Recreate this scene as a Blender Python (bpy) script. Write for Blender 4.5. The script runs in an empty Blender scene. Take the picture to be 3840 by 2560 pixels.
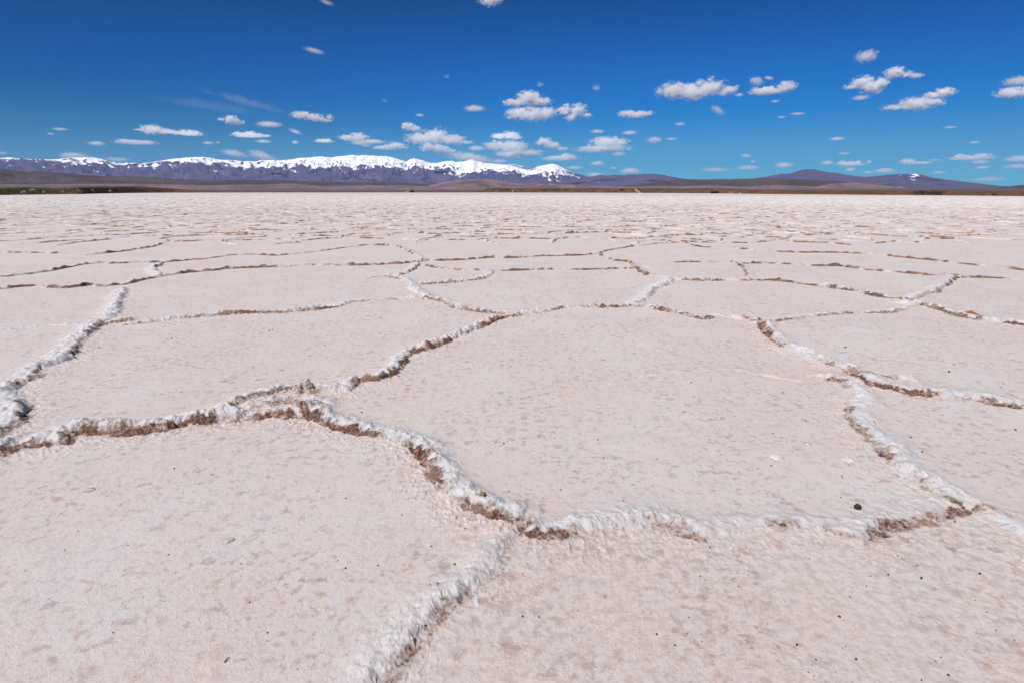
import bpy, bmesh, math, random
import numpy as np
from mathutils import Vector, Matrix, noise as mnoise
from mathutils.geometry import delaunay_2d_cdt

random.seed(7)
S = bpy.context.scene
COL = S.collection
# ------------------------------------------------------------------ camera
F = 2133.0; HZ = 720.0; CAM_H = 1.1
PITCH = math.atan((1280 - HZ) / F)
cam_d = bpy.data.cameras.new('camera'); cam = bpy.data.objects.new('camera', cam_d); COL.objects.link(cam)
cam_d.sensor_width = 36; cam_d.lens = F * 36 / 3840; cam_d.clip_start = 0.05; cam_d.clip_end = 600000
cam.location = (0, 0, CAM_H); cam.rotation_euler = (math.pi / 2 - PITCH, 0, 0)
S.camera = cam
# ------------------------------------------------------------------ world + sun
SUN_EL, SUN_AZ = math.radians(53), math.radians(-132)      # azimuth measured from +Y towards +X
w = bpy.data.worlds.new('World'); S.world = w; w.use_nodes = True
nt = w.node_tree; nt.nodes.clear()
sky = nt.nodes.new('ShaderNodeTexSky'); sky.sky_type = 'NISHITA'; sky.sun_disc = False
sky.sun_elevation = SUN_EL; sky.sun_rotation = SUN_AZ
sky.altitude = 3450; sky.air_density = 1.0; sky.dust_density = 0.0; sky.ozone_density = 4.0
bg = nt.nodes.new('ShaderNodeBackground'); bg.inputs[1].default_value = 0.07
wo = nt.nodes.new('ShaderNodeOutputWorld')
gam = nt.nodes.new('ShaderNodeGamma'); gam.inputs[1].default_value = 1.25
tint = nt.nodes.new('ShaderNodeMix'); tint.data_type = 'RGBA'; tint.blend_type = 'MULTIPLY'; tint.inputs[0].default_value = 1; tint.inputs[7].default_value = (0.40, 0.84, 1.0, 1)
hs = nt.nodes.new('ShaderNodeHueSaturation'); hs.inputs['Saturation'].default_value = 1.15
nt.links.new(sky.outputs[0], tint.inputs[6]); nt.links.new(tint.outputs[2], hs.inputs['Color']); nt.links.new(hs.outputs[0], gam.inputs[0])
# deep, polarised high-altitude blue: darkest in the band 15-25 degrees up and to the sides
tc = nt.nodes.new('ShaderNodeTexCoord'); sx = nt.nodes.new('ShaderNodeSeparateXYZ'); nt.links.new(tc.outputs['Generated'], sx.inputs[0])
rp = nt.nodes.new('ShaderNodeValToRGB'); rp.color_ramp.interpolation = 'B_SPLINE'
e = rp.color_ramp.elements; e[0].position = 0.03; e[0].color = (2.8, 0.97, 0.86, 1); e[1].position = 1.0; e[1].color = (1, 1, 1, 1)
for p_, c_ in ((0.09, (0.9, 0.73, 0.70)), (0.17, (0.22, 0.84, 0.93)), (0.24, (0.0, 0.72, 0.84)), (0.32, (0.0, 0.46, 0.56)), (0.42, (0.0, 0.38, 0.50)), (0.52, (0.0, 0.5, 0.6)), (0.75, (0.8, 0.9, 0.9))):
    q_ = e.new(p_); q_.color = (*c_, 1)
nt.links.new(sx.outputs[2], rp.inputs[0])
mp = nt.nodes.new('ShaderNodeMix'); mp.data_type = 'RGBA'; mp.blend_type = 'MULTIPLY'; mp.inputs[0].default_value = 1
nt.links.new(gam.outputs[0], mp.inputs[6]); nt.links.new(rp.outputs[0], mp.inputs[7])
sd_ = nt.nodes.new('ShaderNodeValToRGB'); sd_.color_ramp.interpolation = 'B_SPLINE'; e = sd_.color_ramp.elements
mr_ = nt.nodes.new('ShaderNodeMapRange'); mr_.inputs[1].default_value = -1; mr_.inputs[2].default_value = 1
nt.links.new(sx.outputs[0], mr_.inputs[0]); nt.links.new(mr_.outputs[0], sd_.inputs[0])
e[0].position = 0.0; e[0].color = (.5, .5, .55, 1); e[1].position = 1.0; e[1].color = (.6, .7, .72, 1)
for p_, c_ in ((0.18, (.52, .66, .70)), (0.34, (.85, .88, .90)), (0.5, (1.05, 1.03, 1.02)), (0.66, (1.0, 1.0, 1.0)), (0.82, (.8, .86, .88))):
    q_ = e.new(p_); q_.color = (*c_, 1)
mq = nt.nodes.new('ShaderNodeMix'); mq.data_type = 'RGBA'; mq.blend_type = 'MULTIPLY'; mq.inputs[0].default_value = 1
nt.links.new(mp.outputs[2], mq.inputs[6]); nt.links.new(sd_.outputs[0], mq.inputs[7])
# paler band of air just over the horizon
hz_ = nt.nodes.new('ShaderNodeMapRange'); hz_.interpolation_type = 'SMOOTHERSTEP'; hz_.inputs[1].default_value = 0.155; hz_.inputs[2].default_value = 0.0; hz_.inputs[3].default_value = 0.0; hz_.inputs[4].default_value = 0.6
nt.links.new(sx.outputs[2], hz_.inputs[0])
mh = nt.nodes.new('ShaderNodeMix'); mh.data_type = 'RGBA'; nt.links.new(hz_.outputs[0], mh.inputs[0])
nt.links.new(mq.outputs[2], mh.inputs[6]); mh.inputs[7].default_value = (1.35, 3.8, 6.5, 1)
nt.links.new(mh.outputs[2], bg.inputs[0]); nt.links.new(bg.outputs[0], wo.inputs[0])
sun_d = bpy.data.lights.new('sun', 'SUN'); sun = bpy.data.objects.new('sun', sun_d); COL.objects.link(sun)
sun_d.energy = 4.9; sun_d.angle = math.radians(0.5); sun_d.color = (1, 0.945, 0.87)
SDIR = Vector((math.sin(SUN_AZ) * math.cos(SUN_EL), math.cos(SUN_AZ) * math.cos(SUN_EL), math.sin(SUN_EL)))
sun.rotation_euler = SDIR.to_track_quat('Z', 'Y').to_euler()
sun.location = (0, 0, 50)
S.view_settings.view_transform = 'Standard'; S.view_settings.look = 'None'; S.view_settings.exposure = 0; S.view_settings.gamma = 1
S.render.engine = 'CYCLES'
S.cycles.volume_bounces = 24; S.cycles.max_bounces = 26; S.cycles.diffuse_bounces = 3
S.cycles.use_denoising = True
S.cycles.volume_step_rate = 1.0

# ------------------------------------------------------------------ pixel (of the 3840 photo) helpers
cp, sp_ = math.cos(PITCH), math.sin(PITCH)
def ray(X, Y):
    u = (X - 1920) / F; v = (Y - 1280) / F
    return Vector((u, cp - v * sp_, -sp_ - v * cp))
def gnd(X, Y, z=0.0):
    d = ray(X, Y); t = (z - CAM_H) / d.z
    return Vector((d.x * t, d.y * t, z))
def azel(X, Y):
    d = ray(X, Y); return math.atan2(d.x, d.y), d.z / math.hypot(d.x, d.y)

# ------------------------------------------------------------------ numpy noise
def _h(ix, iy, s):
    a = (ix.astype(np.int64) * 374761393 + iy.astype(np.int64) * 668265263 + s * 1274126177) & 0xffffffff
    a = ((a ^ (a >> 13)) * 1274126177) & 0xffffffff
    a = ((a ^ (a >> 16)) * 2246822519) & 0xffffffff
    return ((a >> 8) & 0xffff).astype(np.float32) / 65535.0
def vn(x, y, s=0):
    ix = np.floor(x); iy = np.floor(y); fx = (x - ix).astype(np.float32); fy = (y - iy).astype(np.float32)
    ux = fx * fx * fx * (fx * (fx * 6 - 15) + 10); uy = fy * fy * fy * (fy * (fy * 6 - 15) + 10)
    def g(dx, dy):
        t = _h(ix + dx, iy + dy, s) * 6.2831853
        return np.cos(t) * (fx - dx) + np.sin(t) * (fy - dy)
    a = g(0, 0); b = g(1, 0); c = g(0, 1); d = g(1, 1)
    return ((a + (b - a) * ux) * (1 - uy) + (c + (d - c) * ux) * uy) * 1.5      # about -1..1
def fbm(x, y, o=4, s=0, r=0.5):
    t = 0; a = 1.0; n = 0
    for i in range(o):
        t = t + a * vn(x * 2 ** i + 17.3 * i, y * 2 ** i - 9.1 * i, s + i); n += a; a *= r
    return t / n
def ridged(x, y, o=4, s=0, r=0.5):
    t = 0; a = 1.0; n = 0
    for i in range(o):
        t = t + a * (1 - np.abs(vn(x * 2 ** i + 7.7 * i, y * 2 ** i + 3.1 * i, s + i)) * 1.6); n += a; a *= r
    return t / n
def ss(a, b, x):
    t = np.clip((x - a) / (b - a), 0, 1); return t * t * (3 - 2 * t)

# ------------------------------------------------------------------ mesh helpers
def mesh_np(name, co, quads, mat, attrs=None, smooth=True, tris=None):
    me = bpy.data.meshes.new(name)
    co = np.ascontiguousarray(co, np.float32).reshape(-1, 3)
    me.vertices.add(len(co)); me.vertices.foreach_set('co', co.ravel())
    q = np.ascontiguousarray(quads, np.int32).reshape(-1, 4)
    n = len(q)
    me.loops.add(n * 4); me.loops.foreach_set('vertex_index', q.ravel())
    me.polygons.add(n); me.polygons.foreach_set('loop_start', np.arange(0, n * 4, 4, dtype=np.int32))
    me.polygons.foreach_set('use_smooth', np.full(n, smooth))
    for k, v in (attrs or {}).items():
        a = me.attributes.new(k, 'FLOAT', 'POINT'); a.data.foreach_set('value', np.ascontiguousarray(v, np.float32).ravel())
    me.update(calc_edges=True); me.validate()
    me.materials.append(mat)
    o = bpy.data.objects.new(name, me); COL.objects.link(o)
    return o
def grid_quads(nr, nc, off=0):
    i = np.arange(nr - 1)[:, None] * nc + np.arange(nc - 1)[None, :] + off
    return np.stack([i, i + nc, i + nc + 1, i + 1], -1).reshape(-1, 4)[:, ::-1]
def struct(o): o['kind'] = 'structure'; return o
def tag(o, label, cat, group=None):
    o['label'] = label; o['category'] = cat
    if group: o['group'] = group
    return o
def bobj(name, bm, mat, parent=None, smooth=False):
    me = bpy.data.meshes.new(name); bm.normal_update(); bm.to_mesh(me); bm.free()
    if smooth: me.polygons.foreach_set('use_smooth', [True] * len(me.polygons))
    me.materials.append(mat)
    o = bpy.data.objects.new(name, me); COL.objects.link(o); o.parent = parent
    return o
def empty(name, loc, rz=0):
    o = bpy.data.objects.new(name, None); COL.objects.link(o); o.location = loc; o.rotation_euler = (0, 0, rz); return o

# ------------------------------------------------------------------ material helpers
class NT:
    def __init__(s, m): s.t = m.node_tree; s.n = s.t.nodes; s.l = s.t.links
    def add(s, ty, **kw):
        n = s.n.new(ty)
        for k, v in kw.items(): setattr(n, k, v)
        return n
    def set(s, inp, v):
        if isinstance(v, bpy.types.NodeSocket): s.l.new(v, inp)
        else: inp.default_value = v
    def math(s, op, a, b=0.0, c=None, clamp=False):
        n = s.add('ShaderNodeMath', operation=op, use_clamp=clamp)
        s.set(n.inputs[0], a); s.set(n.inputs[1], b)
        if c is not None: s.set(n.inputs[2], c)
        return n.outputs[0]
    def vmath(s, op, a, b=(0, 0, 0)):
        n = s.add('ShaderNodeVectorMath', operation=op); s.set(n.inputs[0], a); s.set(n.inputs[1], b)
        return n
    def noise(s, vec, scale, detail=4, rough=0.55, dist=0.0):
        n = s.add('ShaderNodeTexNoise'); s.set(n.inputs['Vector'], vec); n.inputs['Scale'].default_value = scale
        n.inputs['Detail'].default_value = detail; n.inputs['Roughness'].default_value = rough; n.inputs['Distortion'].default_value = dist
        return n.outputs[0]
    def mr(s, v, a, b, c=0.0, d=1.0):
        n = s.add('ShaderNodeMapRange', interpolation_type='SMOOTHSTEP'); s.set(n.inputs[0], v)
        n.inputs[1].default_value = a; n.inputs[2].default_value = b; n.inputs[3].default_value = c; n.inputs[4].default_value = d
        return n.outputs[0]
    def mix(s, f, a, b):
        n = s.add('ShaderNodeMix', data_type='RGBA'); s.set(n.inputs[0], f)
        s.set(n.inputs[6], a if isinstance(a, bpy.types.NodeSocket) else (*a, 1)); s.set(n.inputs[7], b if isinstance(b, bpy.types.NodeSocket) else (*b, 1))
        return n.outputs[2]
    def attr(s, k): return s.add('ShaderNodeAttribute', attribute_name=k).outputs['Fac']
    def pos(s): return s.add('ShaderNodeNewGeometry').outputs['Position']
def newmat(name, col=(0.5, 0.5, 0.5), rough=0.8):
    m = bpy.data.materials.new(name); m.use_nodes = True
    b = m.node_tree.nodes['Principled BSDF']; b.inputs['Base Color'].default_value = (*col, 1); b.inputs['Roughness'].default_value = rough
    b.inputs['Specular IOR Level'].default_value = 0.25
    return m, NT(m), b
def noisy(name, c1, c2, scale, rough=0.85, bump=0.0):
    m, t, b = newmat(name, c1, rough)
    p = t.add('ShaderNodeTexCoord').outputs['Object']
    n = t.noise(p, scale, 5, 0.6)
    t.l.new(t.mix(t.mr(n, 0.35, 0.65), c1, c2), b.inputs['Base Color'])
    if bump:
        bp = t.add('ShaderNodeBump'); bp.inputs['Strength'].default_value = 0.6; bp.inputs['Distance'].default_value = bump
        t.l.new(n, bp.inputs['Height']); t.l.new(bp.outputs[0], b.inputs['Normal'])
    return m

# ================================================================== SALT FLAT
def salt_material():
    m, t, b = newmat('salt_crust', rough=0.7)
    p = t.pos()
    brown = t.attr('brown'); white = t.attr('white'); halo = t.attr('halo')
    n_big = t.noise(p, 0.9, 3, 0.5); n_mid = t.noise(p, 5.0, 5, 0.6); n_blot = t.noise(p, 24.0, 6, 0.66, 0.2); n_mod = t.noise(p, 2.6, 4, 0.6)
    n_fine = t.noise(p, 70.0, 4, 0.65); n_grain = t.noise(p, 420.0, 2, 0.6)
    col = t.mix(t.mr(n_mid, 0.35, 0.65), (0.745, 0.655, 0.615), (0.715, 0.665, 0.65))
    col = t.mix(t.mr(n_big, 0.35, 0.65, 0, 0.5), col, (0.70, 0.575, 0.53))
    # tan stains in blotches, stronger in some areas
    far = t.math('MULTIPLY', t.mr(n_blot, 0.515, 0.65), t.mr(n_mod, 0.34, 0.60, 0.22, 1.0))
    col = t.mix(t.math('MULTIPLY', far, 0.72), col, (0.47, 0.30, 0.235))
    # rounded tan spots of many sizes, scattered by two cell patterns
    wq = t.add('ShaderNodeTexNoise'); t.l.new(p, wq.inputs['Vector']); wq.inputs['Scale'].default_value = 26; wq.inputs['Detail'].default_value = 5; wq.inputs['Roughness'].default_value = 0.7
    wv = t.vmath('ADD', p, t.vmath('MULTIPLY', t.vmath('SUBTRACT', wq.outputs['Color'], (.5, .5, .5)).outputs[0], (0.085, 0.085, 0)).outputs[0]).outputs[0]
    for sc_, rmax, stg in ((7.0, 0.26, 0.5), (15.0, 0.36, 0.72), (34.0, 0.36, 0.6)):
        vo = t.add('ShaderNodeTexVoronoi', voronoi_dimensions='2D'); vo.inputs['Scale'].default_value = sc_; t.l.new(wv, vo.inputs['Vector'])
        wr = t.add('ShaderNodeSeparateColor'); t.l.new(vo.outputs['Color'], wr.inputs[0])
        rad = t.math('MULTIPLY', t.math('POWER', wr.outputs[0], 2.5), rmax)
        f_ = t.math('DIVIDE', t.math('SUBTRACT', rad, vo.outputs['Distance']), 0.11, clamp=True)
        f_ = t.math('MULTIPLY', t.math('MULTIPLY', f_, stg), t.mr(n_mod, 0.36, 0.60, 0.12, 1.0))
        f_ = t.math('MULTIPLY', f_, t.mr(n_fine, 0.34, 0.56, 0.35, 1.0))
        col = t.mix(f_, col, (0.42, 0.26, 0.20))
    spot = t.math('MULTIPLY', t.mr(n_fine, 0.60, 0.74), 0.6)
    col = t.mix(spot, col, (0.38, 0.26, 0.20))
    col = t.mix(t.mr(n_grain, 0.42, 0.62, 0, 0.4), col, (0.74, 0.70, 0.68))
    # stain in front of the ridges
    hs = t.math('MULTIPLY', halo, t.mr(t.noise(p, 34.0, 6, 0.7), 0.44, 0.62))
    col = t.mix(t.math('MULTIPLY', hs, 0.75), col, (0.42, 0.265, 0.185))
    # salt round the mud is stained tan
    st_ = t.math('MULTIPLY', t.mr(brown, 0.0, 0.7), t.mr(t.noise(p, 60.0, 5, 0.7), 0.36, 0.60, 0.25, 0.85))
    # clean salt bloom on the crests
    ws = t.math('MULTIPLY', white, t.mr(n_fine, 0.25, 0.5, 0.55, 1.0), clamp=True)
    col = t.mix(ws, col, (0.67, 0.665, 0.685))
    col = t.mix(st_, col, (0.47, 0.33, 0.26))
    # broken muddy faces
    bn = t.noise(p, 55.0, 6, 0.72)
    bs = t.mr(t.math('ADD', brown, t.math('MULTIPLY', t.math('SUBTRACT', bn, 0.5), 2.3)), 0.34, 0.84)
    bs = t.math('MULTIPLY', bs, t.mr(brown, 0.02, 0.2))
    bc = t.mix(t.mr(t.noise(p, 90.0, 4, 0.7), 0.4, 0.62), (0.075, 0.040, 0.030), (0.34, 0.19, 0.12))
    bc = t.mix(t.mr(t.noise(p, 4.0, 2), 0.5, 0.7), bc, (0.36, 0.25, 0.18))
    col = t.mix(bs, col, bc)
    col = t.vmath('MULTIPLY', col, (0.872, 0.872, 0.875)).outputs[0]
    t.l.new(col, b.inputs['Base Color'])
    hgt = t.math('ADD', t.math('MULTIPLY', n_fine, 0.6), t.math('MULTIPLY', n_grain, 0.55))
    hgt = t.math('ADD', hgt, t.math('MULTIPLY', bn, t.math('MULTIPLY', brown, 3.0)))
    bp = t.add('ShaderNodeBump'); bp.inputs['Strength'].default_value = 0.75; bp.inputs['Distance'].default_value = 0.007
    t.l.new(hgt, bp.inputs['Height']); t.l.new(bp.outputs[0], b.inputs['Normal'])
    # crystal facets that catch the sun
    vo = t.add('ShaderNodeTexVoronoi'); vo.inputs['Scale'].default_value = 190; t.l.new(p, vo.inputs['Vector'])
    wn = t.add('ShaderNodeTexWhiteNoise'); t.l.new(vo.outputs['Position'], wn.inputs[0])
    t.l.new(t.mr(wn.outputs[0], 0.985, 0.99, 0.72, 0.18), b.inputs['Roughness'])
    return m
M_SALT = salt_material()

K = 3840 / 2352.0
# ridge feet read off the photograph (2352-wide view): points left to right, front (steep, muddy) side on the right-hand
# (points, height m, back width m, mud 0..1, jagged)
TR = [
 ([(-120,1110),(-60,1078),(0,1052),(60,1032),(150,1022),(183,1000),(290,1002),(340,998),(430,980),(480,974),(560,968),(640,962),(705,962)], .058,.10,1.0),
 ([(690,908),(730,903),(760,902),(802,903),(830,880),(880,873),(925,848),(948,815),(1000,800),(1060,775),(1120,748),(1165,730)], .045,.055,.95),
 ([(690,935),(705,962),(745,980),(820,1000),(900,1015),(945,1035),(965,1062),(985,1100),(1015,1135),(1060,1170),(1110,1190),(1180,1200)], .042,.085,.85),
 ([(540,938),(610,912),(650,904),(700,905)], .032,.07,.6,1.6),
 ([(600,942),(660,930),(720,940)], .030,.07,.5,2.0),
 ([(1180,1200),(1210,1232),(1290,1240),(1360,1228),(1440,1216),(1520,1216)], .028,.075,1.0,1.3),
 ([(1430,1214),(1500,1218),(1560,1230),(1640,1243),(1740,1225),(1830,1222),(1900,1236),(1985,1256),(2060,1222),(2150,1200),(2250,1182)], .022,.10,.62,1.5),
 ([(2225,1174),(2300,1215),(2380,1260),(2460,1330)], .032,.10,.2),
 ([(780,1690),(830,1640),(900,1560),(950,1500),(985,1460),(1030,1410),(1080,1365),(1130,1330),(1155,1300),(1175,1255),(1205,1222)], .0225,.08,.5,1.3),
 ([(1740,740),(1748,760),(1770,782),(1800,802),(1850,825),(1900,840),(1945,852)], .046,.07,.8),
 ([(1895,872),(1925,880),(1950,912),(1938,955),(1970,994),(2010,1030),(2030,1060),(2060,1090),(2095,1108),(2160,1150),(2240,1182)], .034,.095,.6,1.2),
 ([(1960,865),(1990,886),(2040,896),(2090,908),(2150,914),(2230,920),(2290,932),(2352,942),(2440,955)], .034,.13,.9),
 ([(1985,862),(2030,868),(2090,878)], .025,.05,.8),
 ([(1690,853),(1740,862),(1800,873),(1850,879),(1885,872),(1925,856)], .010,.03,.5),
 ([(1395,888),(1440,874),(1510,862),(1640,851),(1690,853)], .007,.03,.3),
 ([(1168,728),(1200,727),(1250,720),(1300,710),(1390,709),(1460,706),(1500,710)], .042,.08,.9),
 ([(950,684),(1005,692),(1040,707),(1090,718),(1130,720),(1168,725)], .035,.08,.7),
 ([(290,748),(380,739),(440,731),(500,727)], .028,.08,.6),
 ([(500,727),(560,722),(650,720),(720,714),(780,706)], .050,.11,1.0),
 ([(780,706),(820,695),(900,689),(955,687)], .028,.08,.5),
 ([(70,968),(64,925),(48,890),(95,867),(105,847),(170,826),(187,797),(215,766),(245,746),(292,742)], .045,.13,.65),
 ([(0,1010),(40,985),(70,968)], .05,.11,.5),
 ([(240,744),(276,722),(286,692),(298,664)], .045,.11,.35),
 ([(-80,668),(0,665),(60,659),(150,662),(200,657),(240,659),(285,652)], .032,.09,.6),
 ([(285,655),(340,642),(375,636),(420,629),(500,622),(560,617),(640,614),(700,611),(800,611),(870,609),(930,606),(965,601)], .042,.12,.85),
 ([(-80,764),(0,760),(60,757),(100,752),(180,748),(240,742)], .02,.09,.35),
 ([(755,642),(820,641),(880,636)], .014,.04,.8),
 ([(880,636),(920,645),(940,667),(972,688)], .042,.10,.6),
 ([(880,636),(920,632),(950,620),(968,605)], .035,.08,.5),
 ([(968,655),(1020,653),(1080,646),(1120,640),(1138,624)], .035,.09,.7),
 ([(968,608),(1010,617),(1080,622),(1130,624)], .03,.09,.5),
 ([(1138,624),(1200,622),(1260,620),(1340,621),(1420,618),(1455,618)], .032,.09,.7),
 ([(1370,583),(1385,590),(1412,599),(1440,603),(1455,615),(1480,631),(1510,636),(1548,641)], .040,.10,.8),
 ([(1455,706),(1490,689),(1508,667),(1540,655),(1552,642)], .045,.12,.45),
 ([(1550,643),(1600,646),(1700,646),(1780,646),(1850,655)], .034,.07,.8),
 ([(1850,655),(1900,662),(1960,671),(2020,684),(2092,692)], .050,.08,1.0),
 ([(1500,712),(1560,723),(1610,735),(1660,730),(1730,740),(1750,746)], .036,.09,.75),
 ([(1750,746),(1800,738),(1880,728),(1950,722),(2050,719),(2105,706)], .028,.09,.6),
 ([(2092,698),(2150,713),(2200,729),(2260,739),(2352,749),(2440,757)], .045,.12,.9),
 ([(2098,700),(2105,690),(2150,673),(2182,652),(2202,638)], .05,.12,.5),
 ([(2202,638),(2260,639),(2352,643),(2440,648)], .03,.09,.6),
 ([(2075,627),(2140,634),(2185,633),(2202,638)], .035,.08,.9),
 ([(1570,556),(1600,567),(1680,571),(1750,576),(1820,581),(1900,581),(1990,584),(2060,591),(2140,599),(2220,608),(2300,616),(2352,622),(2440,630)], .036,.09,.85),
 ([(1550,603),(1620,603),(1680,602),(1700,612),(1718,643)], .032,.09,.7),
 ([(1700,606),(1770,606),(1860,611),(1930,613),(2000,622),(2075,627)], .032,.09,.75),
 ([(968,600),(1060,598),(1120,594),(1180,593),(1230,590),(1320,588),(1372,584)], .036,.09,.75),
 ([(850,563),(900,566),(925,572),(950,586),(966,601)], .036,.10,.7),
 ([(-80,640),(0,637),(50,632),(120,623),(170,613),(220,606),(285,606),(380,603)], .034,.10,.65),
 ([(380,603),(430,599),(470,596),(510,590),(560,586),(640,588)], .036,.09,.85),
 ([(380,603),(360,618),(375,634)][::-1], .03,.1,.3),
 ([(200,586),(260,581),(300,576),(350,568),(378,560)], .038,.09,.85),
 ([(-80,583),(0,582),(60,581),(120,583),(200,586)], .030,.09,.6),
 ([(640,588),(720,580),(790,570),(850,563)], .03,.09,.5),
 ([(1372,584),(1420,572),(1500,562),(1570,556)], .03,.09,.5),
]
TRACE_R = gnd(1920, 556 * K).length        # beyond this only the generated polygons
def in_trace(x, y):
    """inside the part of the ground whose ridges were read off the photograph"""
    d = Vector((x, y, -CAM_H)); fz = d.y * cp + CAM_H * sp_
    if fz < 0.05: return False
    X = 1920 + F * x / fz; Y = 1280 + F * (CAM_H * cp - d.y * sp_) / fz
    return (-500 < X < 4400 if Y > 1300 else -150 < X < 4020) and Y > 560 * K
# generated polygons: Voronoi cells over the flat
rng = np.random.default_rng(11)
def catmull(P, step):
    P = [P[0] * 2 - P[1]] + P + [P[-1] * 2 - P[-2]]
    out = []
    for i in range(1, len(P) - 2):
        L = (P[i + 1] - P[i]).length; n = max(1, int(L / step))
        for k in range(n):
            t = k / n
            out.append(0.5 * ((2 * P[i]) + (P[i + 1] - P[i - 1]) * t + (2 * P[i - 1] - 5 * P[i] + 4 * P[i + 1] - P[i + 2]) * t * t + (3 * P[i] - P[i - 1] - 3 * P[i + 1] + P[i + 2]) * t ** 3))
    out.append(P[-2]); return out
POLY = []      # (Nx2 array foot line, height, width, mud)
for pts, h, wd, mud, *sf in TR:
    P = [gnd(x * K, y * K).xy for x, y in pts]
    mid = P[len(P) // 2].length
    Q = np.array([tuple(q) for q in catmull(P, max(0.02, mid * 0.005))])
    POLY.append((Q, h, wd, mud, True, sf[0] if sf else 1.0))
RMAX = 170.0
cell = 1.3
pts = []
for j in range(-2, int(RMAX / cell) + 1):
    yy = j * cell
    hw = max(6, yy * 1.25 + 5)
    for i in range(int(-hw / cell), int(hw / cell) + 1):
        xx = (i + 0.5 * (j % 2)) * cell * 1.08
        pts.append(Vector((xx + rng.normal() * 0.42, yy + rng.normal() * 0.42)))
vs, es, fs, *_ = delaunay_2d_cdt(pts, [], [], 0, 1e-6)
cc = []
for f in fs:
    a, b, c = [vs[i] for i in f]
    d = 2 * (a.x * (b.y - c.y) + b.x * (c.y - a.y) + c.x * (a.y - b.y))
    if abs(d) < 1e-6: cc.append((a + b + c) / 3); continue
    ux = (a.length_squared * (b.y - c.y) + b.length_squared * (c.y - a.y) + c.length_squared * (a.y - b.y)) / d
    uy = (a.length_squared * (c.x - b.x) + b.length_squared * (a.x - c.x) + c.length_squared * (b.x - a.x)) / d
    q = Vector((ux, uy)); g = (a + b + c) / 3
    cc.append(g + (q - g).normalized() * min((q - g).length, 1.2) if (q - g).length > 1e-6 else g)
e2f = {}
for fi, f in enumerate(fs):
    for k in range(3):
        e2f.setdefault(tuple(sorted((f[k], f[(k + 1) % 3]))), []).append(fi)
for e, ff in e2f.items():
    if len(ff) != 2: continue
    A, B = cc[ff[0]].copy(), cc[ff[1]].copy()
    if A.x > B.x: A, B = B, A
    L = (B - A).length; m_ = (A + B) / 2
    if L < 0.15 or m_.length > RMAX or m_.y < -1.5 or m_.length < 0.5: continue
    if in_trace(m_.x, m_.y) or (L < 6 and m_.length < 5 and (in_trace(A.x, A.y) or in_trace(B.x, B.y))): continue
    if rng.random() < 0.10: continue
    N = (B - A).orthogonal().normalized()
    mid1 = A.lerp(B, .33) + N * rng.normal() * L * .06; mid2 = A.lerp(B, .67) + N * rng.normal() * L * .06
    r = m_.length
    Q = np.array([tuple(q) for q in catmull([A, mid1, mid2, B], min(max(0.03, r * 0.0045), 0.35))])
    flat = abs(B.x - A.x) / max(L, 1e-6)
    POLY.append((Q, 0.028 + 0.026 * rng.random(), 0.07 + .05 * rng.random(), (0.25 + 0.75 * rng.random()) * (0.4 + 0.6 * flat), False, 1.0))

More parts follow.
